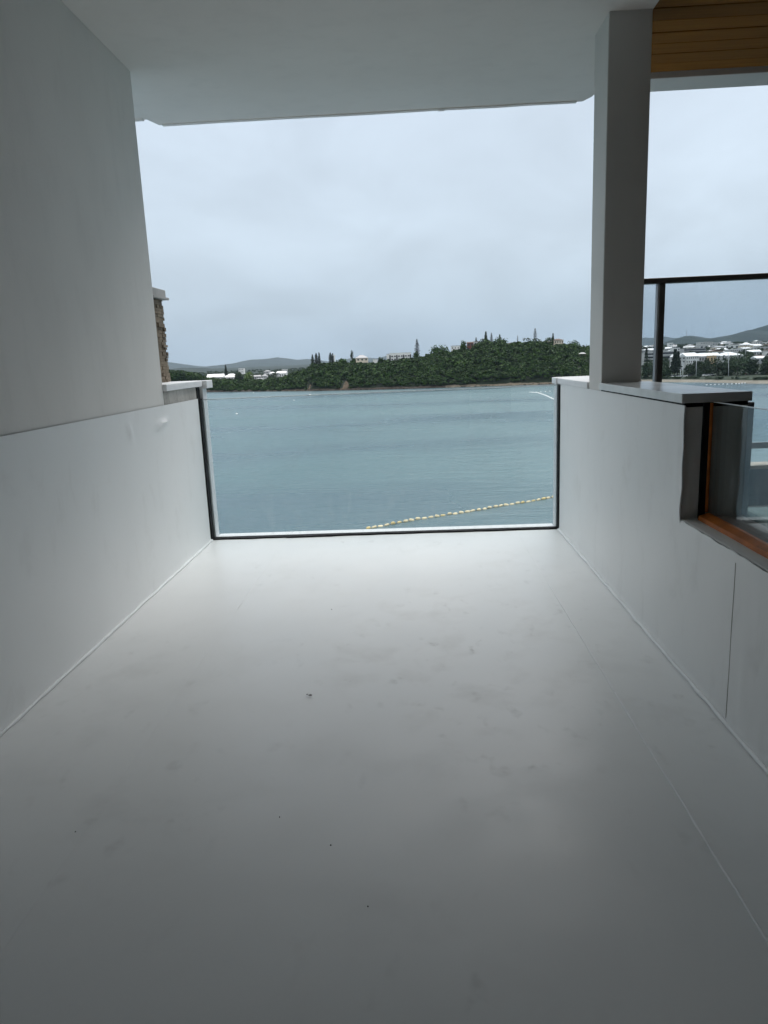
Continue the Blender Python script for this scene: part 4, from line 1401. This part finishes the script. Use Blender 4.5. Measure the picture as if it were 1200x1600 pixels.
# parked cars above the beach
CARM = [M['w_white'], M['w_grey'], M['w_white'], M['metal_dark'], M['w_stone'], M['w_red']]
cb = MB()
prof_c = [(-2.1, .35), (-2.1, .85), (-1.3, .98), (1.25, .98), (2.05, .82), (2.1, .35)]
cb.v = []; n_ = len(prof_c)
cb.add([(x, y, z) for y in (-.85, .85) for x, z in prof_c], [tuple(range(n_)), tuple(range(2 * n_ - 1, n_ - 1, -1))] + [(k, n_ + k, n_ + (k + 1) % n_, (k + 1) % n_) for k in range(n_)])
car_body = cb.mesh('body')
cc = MB(); pc = [(-1.5, .985), (-1.0, 1.45), (.35, 1.45), (1.0, .985)]
cc.add([(x, y, z) for y in (-.72, .72) for x, z in pc], [(0, 1, 2, 3), (7, 6, 5, 4)] + [(k, 4 + k, 4 + (k + 1) % 4, (k + 1) % 4) for k in range(4)])
car_cabin = cc.mesh('cabin'); car_cabin.materials.append(M['glass_far'])
cw = MB().tube([(0, -.1, 0), (0, .1, 0)], .33, 10).mesh('wheel'); cw.materials.append(M['gasket'])
CARS = [(1051.5, 'white car, leftmost of the two by the pole above the beach', 0), (1056, 'white car just right of the leftmost one above the beach', 2), (1062, 'grey car behind the pole above the beach', 1), (1069, 'white car right of the pole above the beach', 0),
        (1078, 'dark car in the gap before the wide pavilion', 3), (1103, 'white car under the left end of the big dark trees', 2), (1110, 'pale grey car under the big dark trees', 4), (1163, 'red car under the tallest beach tree', 5), (1186, 'white car towards the right edge above the beach', 0)]
for (x, lb, mi) in CARS:
    Y = 452 + rnd.uniform(-3, 4)
    p = pt(x, 588, Y=Y)
    zg = max(SEA + 2.0, town_z(Y)) + .05
    root = empty('parked_car', (p[0], Y, zg)); root.rotation_euler.z = rnd.uniform(-.3, .3)
    tag(root, lb, 'car', 'cars parked above the beach')
    bo = bpy.data.objects.new('body', car_body.copy()); bo.data.materials.append(CARM[mi]); COL.objects.link(bo); bo.parent = root
    ca = bpy.data.objects.new('cabin', car_cabin); COL.objects.link(ca); ca.parent = root
    for wx in (-1.3, 1.3):
        for wy in (-.8, .8):
            w_ = bpy.data.objects.new('wheel', cw); COL.objects.link(w_); w_.parent = root; w_.location = (wx, wy, .33)

# poles above the beach
for (x, yt, yb_, lb) in [(1067, 566, 589, 'tall pale lamp pole right of the dark pine pair'), (1063.5, 577, 589, 'short pale pole left of the tall lamp pole'), (1088, 561, 586, 'thin pale pole before the wide white pavilion'),
                         (1138.5, 553, 593, 'tall pale pole in front of the biggest beach tree'), (1165, 545, 556, 'thin pole right of the pale flat block'), (1158.5, 586, 593, 'white marker post at the top of the beach')]:
    Y = 446
    if yb_ < 560: Y = 720
    p = pt(x, yb_, Y=Y); q = pt(x, yt, Y=Y)
    root = empty('lamp_pole', tuple(p))
    tag(root, lb, 'pole')
    MB().tube([(p[0], p[1], p[2] - 1.5), (q[0], q[1], q[2])], [.20, .14], 8).build('shaft', M['pole'], root, True)
    MB().box(q[0] - .9, q[0] + .25, q[1] - .2, q[1] + .2, q[2] + .002, q[2] + .22).build('lamp_head', M['pole'], root)
# mast on the hill
p, q = pt(1073, 528, Y=3590), pt(1073, 515, Y=3590)
root = empty('radio_mast', tuple(p))
tag(root, 'thin radio mast on the dark hill behind the town', 'mast')
b = MB()
for sx, sy in ((-1, -1), (1, -1), (0, 1)):
    b.tube([(p[0] + sx * 2.4, p[1] + sy * 2, p[2] - 9), (q[0], q[1], q[2])], .5, 5)
b.build('lattice', M['roof_grey'], root)
MB().box(p[0] + 3, p[0] + 11, p[1] - 4, p[1] + 4, p[2] - 9, p[2] + 1).build('equipment_hut', M['w_white'], root)

# things that would otherwise read alike are told apart by their order from the left
ORD = ['leftmost'] + [w + ' from left' for w in 'second third fourth fifth sixth seventh eighth ninth tenth eleventh twelfth thirteenth fourteenth'.split()]
same = {}
for o in COL.objects:
    if o.parent is None and 'label' in o and 'category' in o:
        same.setdefault(o['label'], []).append(o)
for lb, os_ in same.items():
    if len(os_) > 1:
        os_.sort(key=lambda o: o.location.x / max(1.0, o.location.y))
        for k, o in enumerate(os_):
            o['label'] = lb + ', ' + (ORD[k] if k < len(os_) - 1 or len(os_) > 2 else 'right one')

# ------------------------------------------------------------------ floats and buoys
def float_mesh(L, r, mat):
    b = MB()
    pr = [(-.5, .25), (-.46, .62), (-.34, .95), (0, 1.0), (.34, .95), (.46, .62), (.5, .25)]
    b.tube([(u * L, 0, 0) for u, _ in pr], [w * r for _, w in pr], 10)
    me = b.mesh('float')
    me.materials.append(mat)
    me.polygons.foreach_set('use_smooth', [True] * len(me.polygons))
    return me


def float_line(label, pts, spacing, L, r, mats):
    pts = [np.array(p) for p in pts]
    seg = [np.linalg.norm(pts[k + 1] - pts[k]) for k in range(len(pts) - 1)]
    tot = sum(seg)
    root = empty('float_line', tuple(pts[0]))
    tag(root, label, 'float line')
    mes = [float_mesh(L, r, m) for m in mats]
    off = pts[0]
    line = []
    d = 0.0
    while d < tot:
        k = 0; q = d
        while k < len(seg) - 1 and q > seg[k]:
            q -= seg[k]; k += 1
        p = pts[k] + (pts[k + 1] - pts[k]) * q / seg[k]
        di = pts[k + 1] - pts[k]
        o = bpy.data.objects.new('float', rnd.choice(mes))
        COL.objects.link(o); o.parent = root
        p = p + np.array([rnd.gauss(0, .03), rnd.gauss(0, .09), r * rnd.uniform(.0, .5)])
        o.location = tuple(p - off)
        o.rotation_euler = (rnd.random() * 6, rnd.gauss(0, .09), math.atan2(di[1], di[0]) + rnd.gauss(0, .16))
        o.scale = (rnd.uniform(.82, 1.1), rnd.uniform(.85, 1.12), rnd.uniform(.85, 1.12))
        line.append(tuple(p - np.array([0, 0, r * .1])))
        d += spacing
    MB().tube(line, .035, 5).build('rope', M['rope'], root, True)
    return root


M['float2'] = simple('yellowed_float', (.62, .47, .20), .5, .2, 1.3, .4)
nearline = [pt(x, y, Z=SEA) for x, y in ((575, 826.5), (600, 821.5), (640, 814), (680, 808), (712, 803), (750, 797), (790, 790), (830, 783.5), (865, 777.5), (910, 769), (960, 759))]
float_line('long string of cream oval floats crossing the water beyond the glass', nearline, .93, .66, .20, [M['float'], M['float'], M['float'], M['float2']])
float_line('short string of white floats on the water left of the column base', [pt(x, y, Z=SEA) for x, y in ((828, 613.3), (840, 614), (852, 618), (866, 624.5), (880, 632))], 1.15, 1.05, .28, [M['float_white']])
float_line('faint row of small white floats farther out left of the column base', [pt(x, y, Z=SEA) for x, y in ((838, 613), (866, 611.2), (890, 610))], 2.8, .9, .22, [M['float_white']])
float_line('dotted row of white floats off the town beach', [pt(x, y, Z=SEA) for x, y in ((1104, 601.6), (1130, 600.6), (1150, 600), (1170, 598.6))], 2.1, .9, .3, [M['float_white']])
for (x, y, r, lb) in ((370, 647.5, .55, 'white mooring buoy, nearest of the buoys at left on the water'), (459.5, 626, .5, 'small white buoy on the water below the seawall end'), (484.5, 617.3, .6, 'white buoy close to the headland shore'),
                      (396, 613.8, .5, 'faint white buoy off the left end of the seawall')):
    p = pt(x, y, Z=SEA)
    root = empty('mooring_buoy', tuple(p))
    tag(root, lb, 'buoy')
    prf = [(-.6, .3), (-.4, .8), (0, 1), (.4, .8), (.62, .35), (.7, .1)]
    MB().tube([(p[0], p[1], p[2] + h * r + r * .3) for h, _ in prf], [w * r for _, w in prf], 12).build('ball', M['float_white'], root, True)
    MB().tube([(p[0], p[1], p[2] + r * .9), (p[0], p[1], p[2] + r * 1.45)], .06, 6).build('ring_post', M['rope'], root)

# ------------------------------------------------------------------ haze
hz = MB().box(-6200, 6200, -40, 11500, SEA - 1.2, 420).build('haze', M['gasket'])
tag(hz, 'pale sea haze over the bay and hills', 'haze', kind='stuff')
hm = bpy.data.materials.new('haze_air')
hm.use_nodes = True
hn = hm.node_tree.nodes
hn.clear()
ho = hn.new('ShaderNodeOutputMaterial')
hv_ = hn.new('ShaderNodeVolumePrincipled')
hv_.inputs['Color'].default_value = (.56, .68, .82, 1)
hv_.inputs['Density'].default_value = .000045
hv_.inputs['Anisotropy'].default_value = 0.0
hm.node_tree.links.new(hv_.outputs[0], ho.inputs['Volume'])
hz.data.materials.clear()
hz.data.materials.append(hm)
